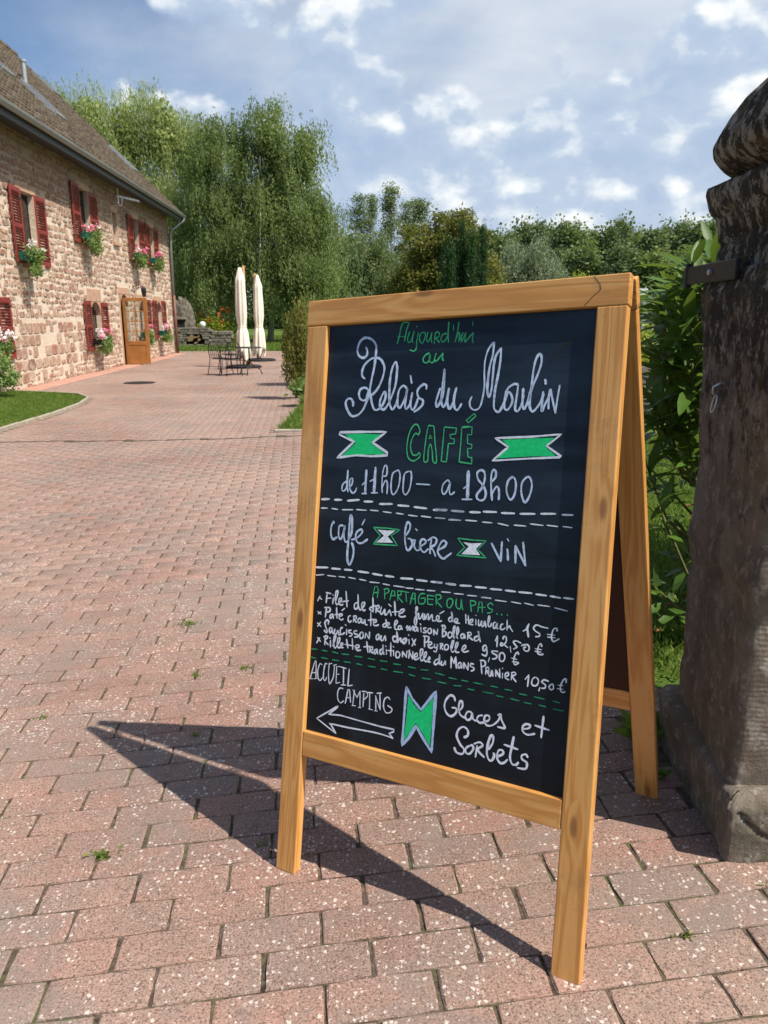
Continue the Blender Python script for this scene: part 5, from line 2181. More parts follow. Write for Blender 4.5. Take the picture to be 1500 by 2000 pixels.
MB().tube([(-0.028 - 0.004 * math.cos(a), 0.012 * math.sin(a), -0.036 - 0.020 * math.cos(a)) for a in [2 * math.pi * k / 16 for k in range(17)]], 0.0026, 7).build('ring', MT['galv'], rg, True)

# ---------------------------------------------------------------- plants
def leaf_blade(L, W_, bend, fold=0.25):
    """one laurel leaf: 5 stations, folded along the midrib and curved back"""
    V, F = [], []
    st_ = [(0.0, 0.06), (0.2, 0.62), (0.45, 1.0), (0.7, 0.82), (0.9, 0.36), (1.0, 0.0)]
    for i, (t_, w_) in enumerate(st_):
        x = L * t_
        z = -bend * L * t_ * t_
        hw = W_ / 2 * w_
        V += [(x, -hw, z + fold * hw), (x, 0, z), (x, hw, z + fold * hw)]
    for i in range(5):
        a = i * 3
        F += [(a, a + 1, a + 4, a + 3), (a + 1, a + 2, a + 5, a + 4)]
    return V, F


LV = [leaf_blade(0.135, 0.036, 0.22), leaf_blade(0.155, 0.042, 0.38), leaf_blade(0.12, 0.034, 0.05), leaf_blade(0.145, 0.033, 0.6)]
LM = []
for k, (V, F) in enumerate(LV):
    mb = MB()
    mb.v, mb.f = V, F
    me = bpy.data.meshes.new('laurel_leaf')
    me.from_pydata(V, [], F)
    me.materials.append(MT['laurel'])
    me.polygons.foreach_set('use_smooth', np.ones(len(F), bool))
    LM.append(me)

LB = Vector((1.42, 3.05, gz(1.42, 3.05)))
lau = root('laurel_bush', LB.copy(), 'big cherry laurel bush with long glossy leaves behind the stone pillar', 'bush')
lr = random.Random(5)
stems = MB()
leaves = []
tips = []
for k in range(190):
    y = lr.uniform(2.42, 3.4)
    ratio = lr.choice((lr.uniform(0.345, 0.42), lr.uniform(0.345, 0.42), lr.uniform(0.36, 0.66)))
    x = ratio * y
    z = lr.choice((lr.uniform(-1.05, 0.1), lr.uniform(-0.45, 0.12)))
    if ratio < 0.372 and z < -0.42:
        ratio += 0.035
    if k < 16:   # tall shoots next to the pillar
        ratio = lr.uniform(0.36, 0.48)
        x = ratio * y
        z = lr.uniform(0.0, 0.30 * y / 2.6) if ratio > 0.40 else lr.uniform(-0.05, 0.16)
    if z < -0.38 and lr.random() < 0.55 or z < -0.6 and lr.random() < 0.75:
        continue
    tips.append(Vector((x, y, z)))
for k in range(300):   # the body of the bush, to the right of the pillar
    bx_ = lr.uniform(1.45, 3.7)
    tips.append(Vector((bx_, lr.uniform(2.45, 3.9), lr.uniform(-1.0, 0.35 if bx_ < 2.3 else 0.95))))
for T_ in tips:
    b0 = Vector((T_.x + lr.uniform(0.18, 0.40), T_.y + lr.uniform(-0.05, 0.25), max(gz(T_.x, T_.y), T_.z - lr.uniform(0.2, 0.45))))
    mid_ = (b0 + T_) / 2 + Vector((lr.uniform(-0.05, 0.05), 0, -0.06))
    stems.tube([p - LB for p in (b0, mid_, T_)], 0.006, 5, True, [0.008, 0.006, 0.004])
    dirv = ((T_ - mid_).normalized() + Vector((0, 0, 0.5))).normalized()
    n = lr.randint(7, 11)
    for i in range(n):
        a = i * 2.4 + lr.uniform(-0.3, 0.3)
        f = i / n
        q = dirv.to_track_quat('Z', 'Y')
        out = q @ Vector((math.cos(a), math.sin(a), 0.35 + 1.1 * f + lr.uniform(-0.25, 0.25)))
        out.normalize()
        p = T_ - dirv * (0.11 * (1 - f))
        sd = out.cross(Vector((0, 0, 1)))
        if sd.length < 0.05:
            sd = Vector((1, 0, 0))
        sd.normalize()
        up_ = sd.cross(out)
        roll = lr.uniform(-0.5, 0.5)
        sd2 = sd * math.cos(roll) + up_ * math.sin(roll)
        M_ = frame(out, -sd2, out.cross(-sd2), p - LB)
        leaves.append((M_ @ Matrix.Scale(lr.uniform(0.75, 1.2), 4), lr.randrange(4), p))
leaves.sort(key=lambda q: (q[2].x / q[2].y > 0.46, q[2].y))
for M_, v, p in leaves[:285]:
    o = link('leaf', LM[v], lau)
    o.matrix_local = M_
inner = MB()
for M_, v, p in leaves[285:]:
    V, F = LV[v]
    inner.add([M_ @ Vector(c) for c in V], F)
tag(inner.build('inner_leaves', MT['laurel'], lau, True), kind='stuff')
stems.tube([(0, 0, 0), (0.02, 0, 0.5), (-0.1, -0.1, 1.0)], 0.02, 7, True, [0.028, 0.02, 0.012])
stems.build('stem', MT['twig'], lau, True)


def weed(x, y, n, hgt, spread, label, mat='blade', grp='weeds in the paving joints'):
    p0 = Vector((x, y, gz(x, y) - 0.004))
    P = np.array([(0, 0, 0)] * n, float) + RNG.normal(0, 1, (n, 3)) * np.array([spread, spread * 0.5, 0.0])
    # local blades
    a = RNG.uniform(0, 2 * math.pi, n)
    H = hgt * RNG.uniform(0.4, 1.1, n)
    la = RNG.uniform(0, 2 * math.pi, n)
    ln = H * RNG.uniform(0.3, 1.3, n)
    w_ = 0.0018
    V = np.zeros((n, 4, 3))
    dx_, dy_ = np.cos(a) * w_, np.sin(a) * w_
    V[:, 0] = P + np.stack([-dx_, -dy_, 0 * H], -1)
    V[:, 1] = P + np.stack([dx_, dy_, 0 * H], -1)
    V[:, 2] = P + np.stack([np.cos(la) * ln, np.sin(la) * ln, H * 0.8], -1)
    V[:, 3] = P + np.stack([np.cos(la) * ln * 0.4 - dx_, np.sin(la) * ln * 0.4 - dy_, H * 0.6], -1)
    o = link('weed', np_mesh('weed', V.reshape(-1, 3), np.arange(n * 4).reshape(n, 4), MT[mat]))
    o.location = p0
    tag(o, label, 'weed', grp)


# ---------------------------------------------------------------- parasols, chairs, table
def make_parasol(loc, side, hgt, label):
    t = root('closed_parasol', loc, label, 'parasol', 'closed parasols on the yard')
    MB().lathe([(0.56, 0.0), (0.56, 0.05), (0.50, 0.075), (0.10, 0.085)], 32).build('base_plate', MT['iron'], t, bevel=0.004)
    mast = MB().tube([(0.10 * side, 0.10, 0.06), (0.10 * side, 0.10, hgt + 0.05)], 0.038, 10)
    mast.build('mast', MT['polewood'], t, True)
    MB().tube([(0, 0, 0.06), (0, 0, 0.5)], 0.03, 10).build('foot_post', MT['polewood'], t, True)
    MB().bar((0.10 * side, 0.10, hgt - 0.04), (0, 0, hgt - 0.02), 0.05, 0.05).build('arm', MT['polewood'], t)
    H = hgt
    prof = [(0.02, H), (0.05, H - 0.03), (0.13, H - 0.30), (0.15, H - 0.38), (0.15, H - 0.6), (0.17, H - 1.1), (0.165, H - 1.45), (0.125, H - 1.74), (0.13, H - 1.80), (0.17, H - 1.95), (0.20, H - 2.3), (0.22, H - 2.6), (0.20, H - 2.72)]
    prof2 = []
    for (ra, za), (rb_, zb) in zip(prof, prof[1:]):
        prof2 += [(ra, za), ((ra + rb_) / 2, (za + zb) / 2)]
    prof2.append(prof[-1])
    sd = 1.7 * side
    n = len(prof2)

    def fold(i, k, a):
        f = i / n
        return 1 + 0.10 * math.sin(a * 8 + sd + 2.2 * f) * (0.35 + f) + 0.06 * math.sin(a * 3 + 6 * f + sd) + (0.12 * math.sin(a * 5 + sd) if i > n - 3 else 0)
    cn = MB().lathe(prof2[::-1], 56, cap=False, fn=lambda i, k, a: fold(n - i, k, a))
    cn.v = [(x, y, z + (0.10 * math.sin(math.atan2(y, x) * 4 + sd) if z < H - 2.6 else 0)) for x, y, z in cn.v]
    cn.build('canopy', MT['canvas'], t, True)
    MB().lathe([(0.131, H - 1.79), (0.138, H - 1.77), (0.131, H - 1.75)], 24, cap=False).build('tie', MT['canvas'], t)
    return t


make_parasol(Vector((-4.42, 24.6, gz(-4.42, 24.6))), 1, 3.02, 'nearer and taller closed cream parasol behind the iron table')
make_parasol(Vector((-4.48, 28.3, gz(-4.48, 28.3))), -1, 2.98, 'further closed cream parasol standing free of the iron chairs')


def make_chair():
    t = root('iron_chair', Vector((0, 0, 0)), 'chair', 'chair', 'wrought iron garden chairs')
    r = 0.011
    for sx in (-1, 1):
        MB().tube([(0.20 * sx, -0.20, 0.45), (0.215 * sx, -0.23, 0.2), (0.225 * sx, -0.25, 0)], r, 6).build('leg', MT['iron'], t, True)
        MB().tube([(0.19 * sx, 0.20, 0.45), (0.20 * sx, 0.25, 0.2), (0.21 * sx, 0.30, 0)], r, 6).build('leg', MT['iron'], t, True)
        MB().tube([(0.21 * sx, -0.20, 0.45), (0.25 * sx, -0.20, 0.60), (0.25 * sx, -0.10, 0.66), (0.23 * sx, 0.20, 0.67)], r, 6).build('armrest', MT['iron'], t, True)
    s = MB().lathe([(0.225, 0.44), (0.235, 0.455), (0.21, 0.462), (0.02, 0.462)], 20)
    s.build('seat', MT['iron'], t)
    b = MB()
    arc = [(0.21 * math.cos(a), 0.20 + 0.08 * (0.45 + 0.5 * math.sin(a)), 0.66 + 0.26 * math.sin(a)) for a in [math.pi * k / 10 for k in range(11)]]
    b.tube([(0.20, 0.19, 0.45)] + arc + [(-0.20, 0.19, 0.45)], r, 6)
    for k in range(-2, 3):
        x = k * 0.065
        b.tube([(x, 0.20, 0.46), (x, 0.25, 0.7), (x, 0.28, 0.66 + 0.26 * math.sqrt(max(0, 1 - (x / 0.21) ** 2)))], 0.007, 5)
    b.tube([(-0.20, 0.215, 0.55), (0.20, 0.215, 0.55)], 0.007, 5)
    b.build('backrest', MT['iron'], t, True)
    return t


c0 = make_chair()
for k, (x, y, a, lb_) in enumerate(((-4.52, 21.6, 150, 'iron garden chair furthest from the parasols, seen from behind'), (-4.16, 21.3, 205, 'iron garden chair drawn up close to the round iron table'), (-4.72, 23.9, 60, 'iron garden chair half hidden behind the nearer parasol'))):
    c = c0 if k == 0 else copy_tree(c0)
    c.location = (x, y, gz(x, y))
    c.rotation_euler = (0, 0, rad(a))
    c['label'] = lb_
tx, ty = -3.72, 21.6
tb = root('iron_table', Vector((tx, ty, gz(tx, ty))), 'small round wrought iron table in front of the closed parasol', 'table')
MB().lathe([(0.34, 0.72), (0.35, 0.73), (0.34, 0.745), (0.02, 0.745)], 28).build('table_top', MT['iron'], tb)
pd = MB().tube([(0, 0, 0.72), (0, 0, 0.28)], 0.02, 8)
pd.build('post', MT['iron'], tb, True)
for k in range(3):
    a = 2 * math.pi * k / 3 + 0.5
    MB().tube([(0.02 * math.cos(a), 0.02 * math.sin(a), 0.34), (0.12 * math.cos(a), 0.12 * math.sin(a), 0.22), (0.30 * math.cos(a), 0.30 * math.sin(a), 0.14), (0.36 * math.cos(a), 0.36 * math.sin(a), 0.0)], 0.014, 6).build('leg', MT['iron'], tb, True)
mx_, my_ = -5.97, 18.93
mh = root('manhole_cover', Vector((mx_, my_, gz(mx_, my_) + 0.001)), 'round dark cast iron manhole cover in the paving before the house', 'manhole cover')
MB().lathe([(0.38, 0.0), (0.38, 0.008), (0.34, 0.009), (0.33, 0.004), (0.32, 0.009), (0.02, 0.010)], 32).build('cover', MT['iron'], mh)

# ---------------------------------------------------------------- outdoor oven beyond the house
OVP = Vector((-10.3, 42.0, -1.655))
ov = root('stone_oven', OVP, 'grey field-stone outdoor oven with a rounded top past the house corner', 'oven')
om = MB()
N1 = 22
pr_ = [(0.78, 0.0), (0.78, 0.9), (0.76, 1.4), (0.70, 1.9), (0.58, 2.3), (0.40, 2.6), (0.18, 2.74), (0.02, 2.78)]
pr2 = []
for (a, b), (c, d) in zip(pr_, pr_[1:]):
    for k in range(4):
        pr2.append((a + (c - a) * k / 4, b + (d - b) * k / 4))
pr2.append(pr_[-1])
om.lathe([(a * 0.86, b * 0.88) for a, b in pr2], 48, (-0.42, 0.15, 0))
om.v = [tuple(Vector(v) + Vector(v).normalized() * noise.fractal(Vector(v) * 5.5, 0.8, 2, 5) * 0.17) for v in om.v]
om.build('dome', MT['soot'], ov)
MB().box(-0.72, -0.16, -0.66, -0.40, 0.95, 1.35).build('fire_mouth', MT['dark'], ov)
MB().box(-0.82, -0.06, -0.74, -0.40, 1.36, 1.46).box(-0.86, -0.80, -0.70, -0.40, 0.95, 1.36).build('mantel', MT['oldstone'], ov, bevel=0.02)
wl = MB()
rr_ = random.Random(3)
for row in range(7):
    x = -1.2
    while x < 1.15:
        w_ = rr_.uniform(0.18, 0.38)
        if not (row in (1, 2, 3, 4) and -0.05 < x < 0.75):
            wl.box(x, x + w_ - 0.02, -0.92 - rr_.uniform(0, 0.04), -0.5, row * 0.125, row * 0.125 + 0.11)
        x += w_
wl.build('hearth_wall', MT['oldstone'], ov, bevel=0.015)
MB().box(-1.2, 1.15, -0.95, -0.45, 0.88, 0.95).build('hearth_slab', MT['oldstone'], ov, bevel=0.015)
MB().box(-1.15, 1.1, -0.6, -0.5, 0.02, 0.86).build('hearth_back', MT['dark'], ov)
lp = root('log_pile', OVP + Vector((0.38, -0.72, 0.12)), 'split firewood stacked in the niche under the stone oven', 'firewood')
for k in range(26):
    x, z = rr_.uniform(-0.36, 0.38), rr_.uniform(0.05, 0.46)
    MB().tube([(x, -0.24, z), (x + 0.02, 0.1, z)], rr_.uniform(0.04, 0.065), 7).build('log', MT['log'], lp)
gl = root('globe_lamp', Vector((-10.0, 41.6, gz(-10, 41.6) + 0.94)), 'white globe garden lamp on the low wall of the stone oven', 'garden lamp')
gl.location = OVP + Vector((0.82, -0.70, 0.95))
MB().lathe([(0.05, 0), (0.10, 0.03), (0.15, 0.10), (0.165, 0.17), (0.14, 0.26), (0.07, 0.31), (0.01, 0.32)], 20).build('globe', MT['white'], gl, True)
ww = root('low_stone_wall', OVP + Vector((1.55, -0.3, 0)), 'low grey stone wall ending beside the outdoor oven', 'wall')
wm = MB()
for row in range(4):
    x = -0.35
    while x < 0.5:
        w_ = rr_.uniform(0.2, 0.4)
        wm.box(x, x + w_ - 0.02, -0.4 - rr_.uniform(0, 0.05), 0.0, row * 0.2, row * 0.2 + 0.18)
        x += w_
wm.build('wall_stones', MT['oldstone'], ww, bevel=0.02)
fbd = root('flower_bed', Vector((-10.2, 45.5, gz(-10, 45))), 'orange and lime flower bed behind the stone oven', 'flower bed')
Cs = [(RNG.uniform(-1.5, 1.6), RNG.uniform(-0.5, 0.6), RNG.uniform(0.2, 1.5)) for _ in range(40)]
link('foliage', np_mesh('foliage', *leaf_cloud(Cs, (0.2, 0.2, 0.25), 3000, 0.16), MT['yellow']), fbd)['kind'] = 'stuff'
Cs = [(RNG.uniform(-1.3, 1.3), RNG.uniform(-0.8, 0.4), RNG.uniform(1.2, 1.9)) for _ in range(26)]
link('blossom', np_mesh('blossom', *leaf_cloud(Cs, (0.07, 0.07, 0.07), 700, 0.12), MT['orangep']), fbd)['kind'] = 'stuff'

# ---------------------------------------------------------------- trees
def trunk_mesh(H, r0, limbs, rng, lean=0.0, top=0.85):
    mb = MB()
    pts, rd = [], []
    for k in range(7):
        f = k / 6
        pts.append((lean * f * H + 0.02 * H * math.sin(f * 5), 0.015 * H * math.cos(f * 4), f * H * top))
        rd.append(r0 * (1 - 0.85 * f))
    mb.tube(pts, r0, 8, True, rd)
    for _ in range(limbs):
        f = rng.uniform(0.2, 0.8)
        k = f * 6
        a = rng.uniform(0, 2 * math.pi)
        L = H * rng.uniform(0.10, 0.18) * (1.1 - f * 0.6)
        i = int(k)
        p = Vector(pts[i]).lerp(Vector(pts[i + 1]), k - i)
        d = Vector((math.cos(a), math.sin(a), rng.uniform(0.5, 1.1)))
        mb.tube([p, p + d * L * 0.5, p + d * L + Vector((0, 0, -0.1 * L))], 0.1, 6, True, [r0 * 0.38 * (1.1 - f), r0 * 0.22, r0 * 0.06])
    return mb


def tree(name, pos, H, blobs, n, size, mat, label, cat='tree', group='trees beyond the yard', bark='bark', r0=0.25, aspect=0.5, droop=0.0, strand=0, sp=(0.5, 0.5, 0.5), seed=1, hollow=0.55, limbs=14, lean=0.0, wind=0.0, core=True):
    """blobs: (x, y, z, rx, ry, rz) in metres from the foot; the crown is many small leaves gathered in clumps on those shapes"""
    rng = np.random.default_rng(seed)
    t = root(name, Vector((pos[0], pos[1], gz(*pos))), label, cat, group)
    trunk_mesh(H, r0, limbs, random.Random(seed), lean).build('trunk', MT[bark], t, True)
    vol = np.array([b[3] * b[4] * b[5] for b in blobs]) ** 0.67
    vol /= vol.sum()
    parts = []
    nc = max(40, n // (420 if strand > 8 else 150))
    bi = rng.choice(len(blobs), nc, p=vol)
    B = np.array(blobs)[bi]
    d = rng.normal(0, 1, (nc, 3))
    d /= np.linalg.norm(d, axis=1, keepdims=True)
    rr = rng.uniform(hollow, 1.0, (nc, 1)) ** 0.6
    C = B[:, :3] + d * rr * B[:, 3:6]
    C[:, 2] = np.maximum(C[:, 2], 0.3)
    if strand:
        ns = n // strand
        ci = rng.integers(0, nc, ns)
        P0 = C[ci] + rng.normal(0, 1, (ns, 3)) * np.array(sp)
        Ls = droop * rng.uniform(0.35, 1.2, ns)
        out = P0 - B[ci, :3]
        out[:, 2] = 0
        out /= (np.linalg.norm(out, axis=1, keepdims=True) + 1e-6)
        t_ = np.linspace(0, 1, strand)[None, :, None]
        L3 = Ls[:, None, None]
        P = P0[:, None, :] + out[:, None, :] * (L3 * 0.16 * np.sqrt(t_)) + np.array([wind, 0, 0]) * L3 * t_ ** 1.3
        P[..., 2] -= (Ls[:, None] * (t_[..., 0] ** 1.25)) - 0.10 * Ls[:, None] * np.sin(t_[..., 0] * 3)
        P = P + rng.normal(0, size * 0.35, P.shape)
        D = np.zeros_like(P)
        D[..., 2] = -1
        D += rng.normal(0, 0.38, P.shape)
        D[..., 0] += wind * 0.8
        P = P.reshape(-1, 3)
        D = D.reshape(-1, 3)
        ok = P[:, 2] > (rng.uniform(0.7, 1.7, len(P)) if strand > 8 else 0.15)
        parts.append(leaf_quads(P[ok], size, aspect, 0.3, rng, D[ok]))
    else:
        per = n // nc
        idx = np.repeat(np.arange(nc), per)
        P = C[idx] + rng.normal(0, 1, (len(idx), 3)) * np.array(sp)
        P = P[P[:, 2] > 0.1]
        parts.append(leaf_quads(P, size, aspect, 0.6, rng))
    if core:   # larger, deeper leaves that close the inside of the crown
        m = max(300, n // 4)
        bi = rng.choice(len(blobs), m, p=vol)
        B = np.array(blobs)[bi]
        d = rng.normal(0, 1, (m, 3))
        d /= np.linalg.norm(d, axis=1, keepdims=True)
        P = B[:, :3] + d * rng.uniform(0.1, 0.66, (m, 1)) * B[:, 3:6]
        P = P[P[:, 2] > 0.4]
        parts.append(leaf_quads(P, size * 1.3, 0.6, 0.2, rng))
    link('crown', np_mesh('crown', *merge(*parts), MT[mat]), t)
    return t


def at(px, Y):
    return (px - 750) / 1549 * Y


# the big willow left, behind the house
tree('weeping_willow', (at(250, 50), 50), 13.5,
     [(-3.4, 0, 12.0, 1.9, 2.5, 3.2), (-1.3, 0, 11.9, 1.9, 2.5, 3.4), (0.9, 0, 11.6, 1.8, 2.4, 3.2), (3.0, 0, 11.9, 1.5, 2.2, 3.2), (4.6, 0, 10.4, 1.5, 2.2, 3.0), (-4.9, 0, 13.2, 1.1, 1.8, 2.6), (1.2, -1.5, 7.5, 3.8, 2.6, 3.6), (4.2, -1.0, 5.6, 2.4, 2.2, 3.6), (-2, 0, 8, 4, 3, 3), (3.6, -1, 3.4, 2.8, 2.2, 2.8)],
     120000, 0.22, 'willow', 'huge pale green weeping willow rising behind the roof of the stone house', 'tree', None, 'bark', 0.5, 0.17, 2.6, 14, (0.42, 0.42, 0.36), 21, 0.45, 22, wind=0.22)
tree('weeping_birch', (at(525, 47), 47), 13.6,
     [(-3.1, 0, 10.3, 1.1, 1.4, 2.4), (-1.4, 0, 10.2, 1.1, 1.5, 2.5), (0.5, 0, 10.6, 1.4, 1.8, 3.0), (2.3, 0, 10.1, 1.2, 1.6, 2.7), (-2.2, 0, 7.4, 1.9, 2.2, 2.3), (0.6, -0.5, 7.2, 2.6, 2.4, 2.6), (2.9, 0, 6.8, 1.3, 1.8, 1.8), (-1.8, -0.8, 4.2, 2.6, 2.0, 2.6), (1.6, -1.0, 4.0, 2.6, 2.0, 2.6), (3.4, 0, 3.4, 1.3, 1.8, 2.2)],
     120000, 0.16, 'birch', 'tall dark weeping birch with pale trunks behind the closed parasols', 'tree', None, 'birchbark', 0.20, 0.35, 1.25, 11, (0.36, 0.36, 0.30), 22, 0.5, 26, wind=0.10)
bt = MB()
for x, y0_, l, r_, hh_ in ((-0.2, -2.2, 0.02, 0.05, 7.6), (-3.5, -1.2, -0.02, 0.06, 8.2)):
    bt.tube([(x, y0_, 0), (x + l * 5, y0_, hh_ * 0.5), (x + l * 6 + 0.1, y0_ + 0.5, hh_)], r_, 7, True, [r_ * 1.3, r_, r_ * 0.3])
tw_ = [o for o in bpy.data.objects if o.name.startswith('weeping_birch')][0]
bt.build('side_trunks', MT['birchbark'], tw_, True)
# dark understorey below the willows
tree('dark_shrubbery', (at(480, 92), 92), 6.5, [(-9, 0, 2.3, 5, 2, 3.2), (-1.5, 0, 2.5, 5, 2, 3.6), (5.5, 0, 2.4, 5, 2, 3.4), (-17, 0, 3.0, 5, 2, 4.4), (12.5, 0, 3.0, 5.0, 2, 4.2)], 40000, 0.30, 'darkgreen',
     'dark shrubbery closing the back of the lawn under the willows', 'shrubs', None, 'bark', 0.1, 0.5, sp=(0.35, 0.35, 0.35), seed=23, limbs=4)
tree('round_bush', (at(549, 84), 84), 2.2, [(0, 0, 1.05, 1.12, 1.1, 1.05)], 9000, 0.14, 'darkgreen', 'round clipped dark bush on the lawn under the birch', 'bush', None, 'bark', 0.05, 0.6, sp=(0.1, 0.1, 0.1), seed=24, hollow=0.85, limbs=2)
tree('bare_sapling', (at(527, 80), 80), 4.0, [(0, 0, 2.6, 0.6, 0.5, 0.5)], 900, 0.12, 'birch', 'thin pale-barked sapling beside the round dark bush', 'tree', None, 'birchbark', 0.05, 0.5, sp=(0.15, 0.15, 0.15), seed=25, limbs=9, core=False)
# middle distance trees behind the sign
BG = 'trees behind the signboard'
tree('grey_willow', (at(720, 76), 76), 9, [(-2.2, 0, 5.2, 2.2, 2.2, 3.2), (0.6, 0, 5.6, 2.4, 2.2, 3.4), (2.6, 0, 4.2, 1.7, 2, 2.8), (-3.6, 0, 3.6, 1.6, 2, 3), (0, -1, 2.6, 4.0, 2, 2.6)], 34000, 0.26, 'sallow',
     'soft grey-green rounded willow directly right of the tall birch', 'tree', BG, sp=(0.3, 0.3, 0.36), aspect=0.35, strand=6, droop=0.9, seed=31)
tree('yellowing_maple', (at(868, 70), 70), 10.5, [(0.6, 0, 7.6, 2.2, 2.4, 2.6), (-1.8, 0, 6.4, 2.2, 2.2, 2.6), (2.6, 0, 6.2, 1.9, 2, 2.7), (-2.6, 0, 3.6, 2.0, 2, 2.8), (3.4, 0, 3.4, 1.8, 2, 3.0), (0, -1, 3.2, 3.4, 2, 3)], 34000, 0.24, 'olive',
     'broad olive and yellow tinged tree in the middle of the tree line', 'tree', BG, sp=(0.32, 0.32, 0.30), aspect=0.7, seed=32)
for k, (px, Y, top, wd_, lb_) in enumerate(((872, 52, 463, 0.62, 'leftmost and broadest of the dark columnar cypresses before the yellow tree'), (897, 53, 458, 0.60, 'middle dark columnar cypress before the yellow tree'), (918, 52.5, 470, 0.5, 'short dark columnar cypress before the yellow tree'), (937, 53, 458, 0.42, 'slim dark columnar cypress at the right end of its row'))):
    H = (613 - top) / 1549 * Y + 1.6
    tree('cypress', (at(px, Y), Y), H, [(0, 0, H * 0.25, wd_, wd_, H * 0.25), (0, 0, H * 0.55, wd_ * 0.95, wd_, H * 0.3), (0.05, 0, H * 0.8, wd_ * 0.6, wd_ * 0.6, H * 0.2)], 11000, 0.15, 'darkgreen', lb_, 'tree', 'dark columnar cypresses', sp=(0.10, 0.10, 0.26), aspect=0.3, strand=4, droop=-0.4, seed=40 + k, hollow=0.7, limbs=3)
tree('silver_willow', (at(1030, 78), 78), 7.8, [(-1.4, 0, 4.6, 1.7, 2, 3.0), (0.9, 0, 4.8, 1.8, 2, 3.0), (2.4, 0, 3.4, 1.5, 2, 2.6), (-2.9, 0, 3.6, 1.5, 2, 2.8)], 22000, 0.26, 'silver',
     'silvery pale willow right of the dark cypresses', 'tree', BG, sp=(0.3, 0.3, 0.36), aspect=0.3, strand=5, droop=-0.8, seed=33)
tree('lime_shrub', (at(1125, 66), 66), 4.8, [(0, 0, 2.4, 1.0, 1.0, 2.3)], 5000, 0.18, 'yellow', 'small bright yellow-green tree showing just over the sign', 'tree', None, sp=(0.25, 0.25, 0.25), seed=34, limbs=4)
# tall open conifers / poplars far behind
proto = []
for k in range(3):
    rng = np.random.default_rng(60 + k)
    H = 15.0
    C = []
    for j in range(120):
        z = rng.uniform(0.8, H)
        r_ = (1 - (z / H)) * 2.6 + 0.25
        a = rng.uniform(0, 6.28)
        C.append((math.cos(a) * r_ * rng.uniform(0.2, 1), math.sin(a) * r_ * rng.uniform(0.2, 1), z))
    proto.append((np_mesh('crown', *leaf_cloud(C, (0.32, 0.32, 0.22), 11000, 0.20, 0.5, 0.5, rng), MT['forest']), trunk_mesh(H, 0.2, 10, random.Random(k))))
spire_lb = ['wispy far tree nearest the birch, rising over the grey willow', 'narrow far spire tree, second from the birch', 'tallest pointed far tree over the grey willow', 'pointed far tree just left of the yellowing tree', 'loose-topped far tree touching the yellowing tree']
for k, (px, top, sx) in enumerate(((702, 402, 1.7), (727, 398, 1.1), (764, 374, 1.5), (790, 414, 1.4), (815, 405, 2.1))):
    Y = 112 + k * 2
    t = root('far_spire_tree', Vector((at(px, Y), Y, gz(0, Y))), spire_lb[k], 'tree', 'wispy trees on the skyline')
    Hh = (613 - top) / 1549 * Y + 1.6
    c = link('crown', proto[k % 3][0], t)
    c.scale = (sx, sx, Hh / 15.0)
    tr_ = link('trunk', proto[k % 3][1].build('trunk', MT['bark']).data, t) if k < 3 else link('trunk', bpy.data.meshes['trunk_spire%d' % (k % 3)], t)
    if k < 3:
        tr_.data.name = 'trunk_spire%d' % k
        tmp = [o for o in bpy.data.objects if o.data == tr_.data and o != tr_]
        for o in tmp:
            bpy.data.objects.remove(o)
    tr_.scale = (1, 1, Hh / 15.0)
# the wood on the right: separate round-headed trees, copies of four grown ones
bases = []
for k in range(4):
    rng = np.random.default_rng(80 + k)
    H = 13.0
    bl = [(rng.uniform(-1.6, 1.6), rng.uniform(-1, 1), rng.uniform(4, 10), rng.uniform(1.3, 2.1), 1.8, rng.uniform(1.6, 2.4)) for _ in range(7)] + [(0, 0, 11.0, 1.2, 1.2, 1.8), (0, 0, 3.5, 2.6, 2, 3)]
    C, = [np.array([np.array(bl[i][:3]) + (lambda d: d / np.linalg.norm(d))(rng.normal(0, 1, 3)) * rng.uniform(0.6, 1) * np.array(bl[i][3:]) for i in rng.integers(0, len(bl), 170)])]
    V1 = leaf_cloud(C, (0.34, 0.34, 0.30), 38000, 0.19, 0.6, 0.5, rng)
    V2 = leaf_cloud([b[:3] for b in bl], (0.8, 0.8, 0.9), 6000, 0.42, 0.8, 0.2, rng)
    bases.append((np_mesh('crown', *merge(V1, V2), MT[('forest', 'sallow', 'forest', 'birch')[k]]), k))
tkm = trunk_mesh(13.0, 0.22, 8, random.Random(5)).build('trunk', MT['bark'])
tk_data = tkm.data
bpy.data.objects.remove(tkm)
wr = random.Random(9)
row = [(985, 452, 104, 0), (1012, 446, 108, 2), (1048, 446, 106, 1), (1085, 440, 98, 0), (1118, 436, 97, 3), (1150, 446, 100, 1), (1178, 452, 99, 2), (1205, 443, 104, 0), (1238, 447, 101, 3), (1262, 452, 98, 1), (1292, 444, 102, 2), (1322, 436, 99, 0), (1352, 440, 97, 1), (1384, 438, 95, 3),
       (655, 470, 96, 0), (690, 466, 104, 2), (820, 470, 100, 3), (958, 462, 96, 2), (1130, 478, 86, 1), (1210, 486, 84, 2), (1275, 488, 82, 3), (1335, 482, 84, 0), (905, 450, 112, 1), (600, 480, 92, 3), (560, 480, 96, 0)]
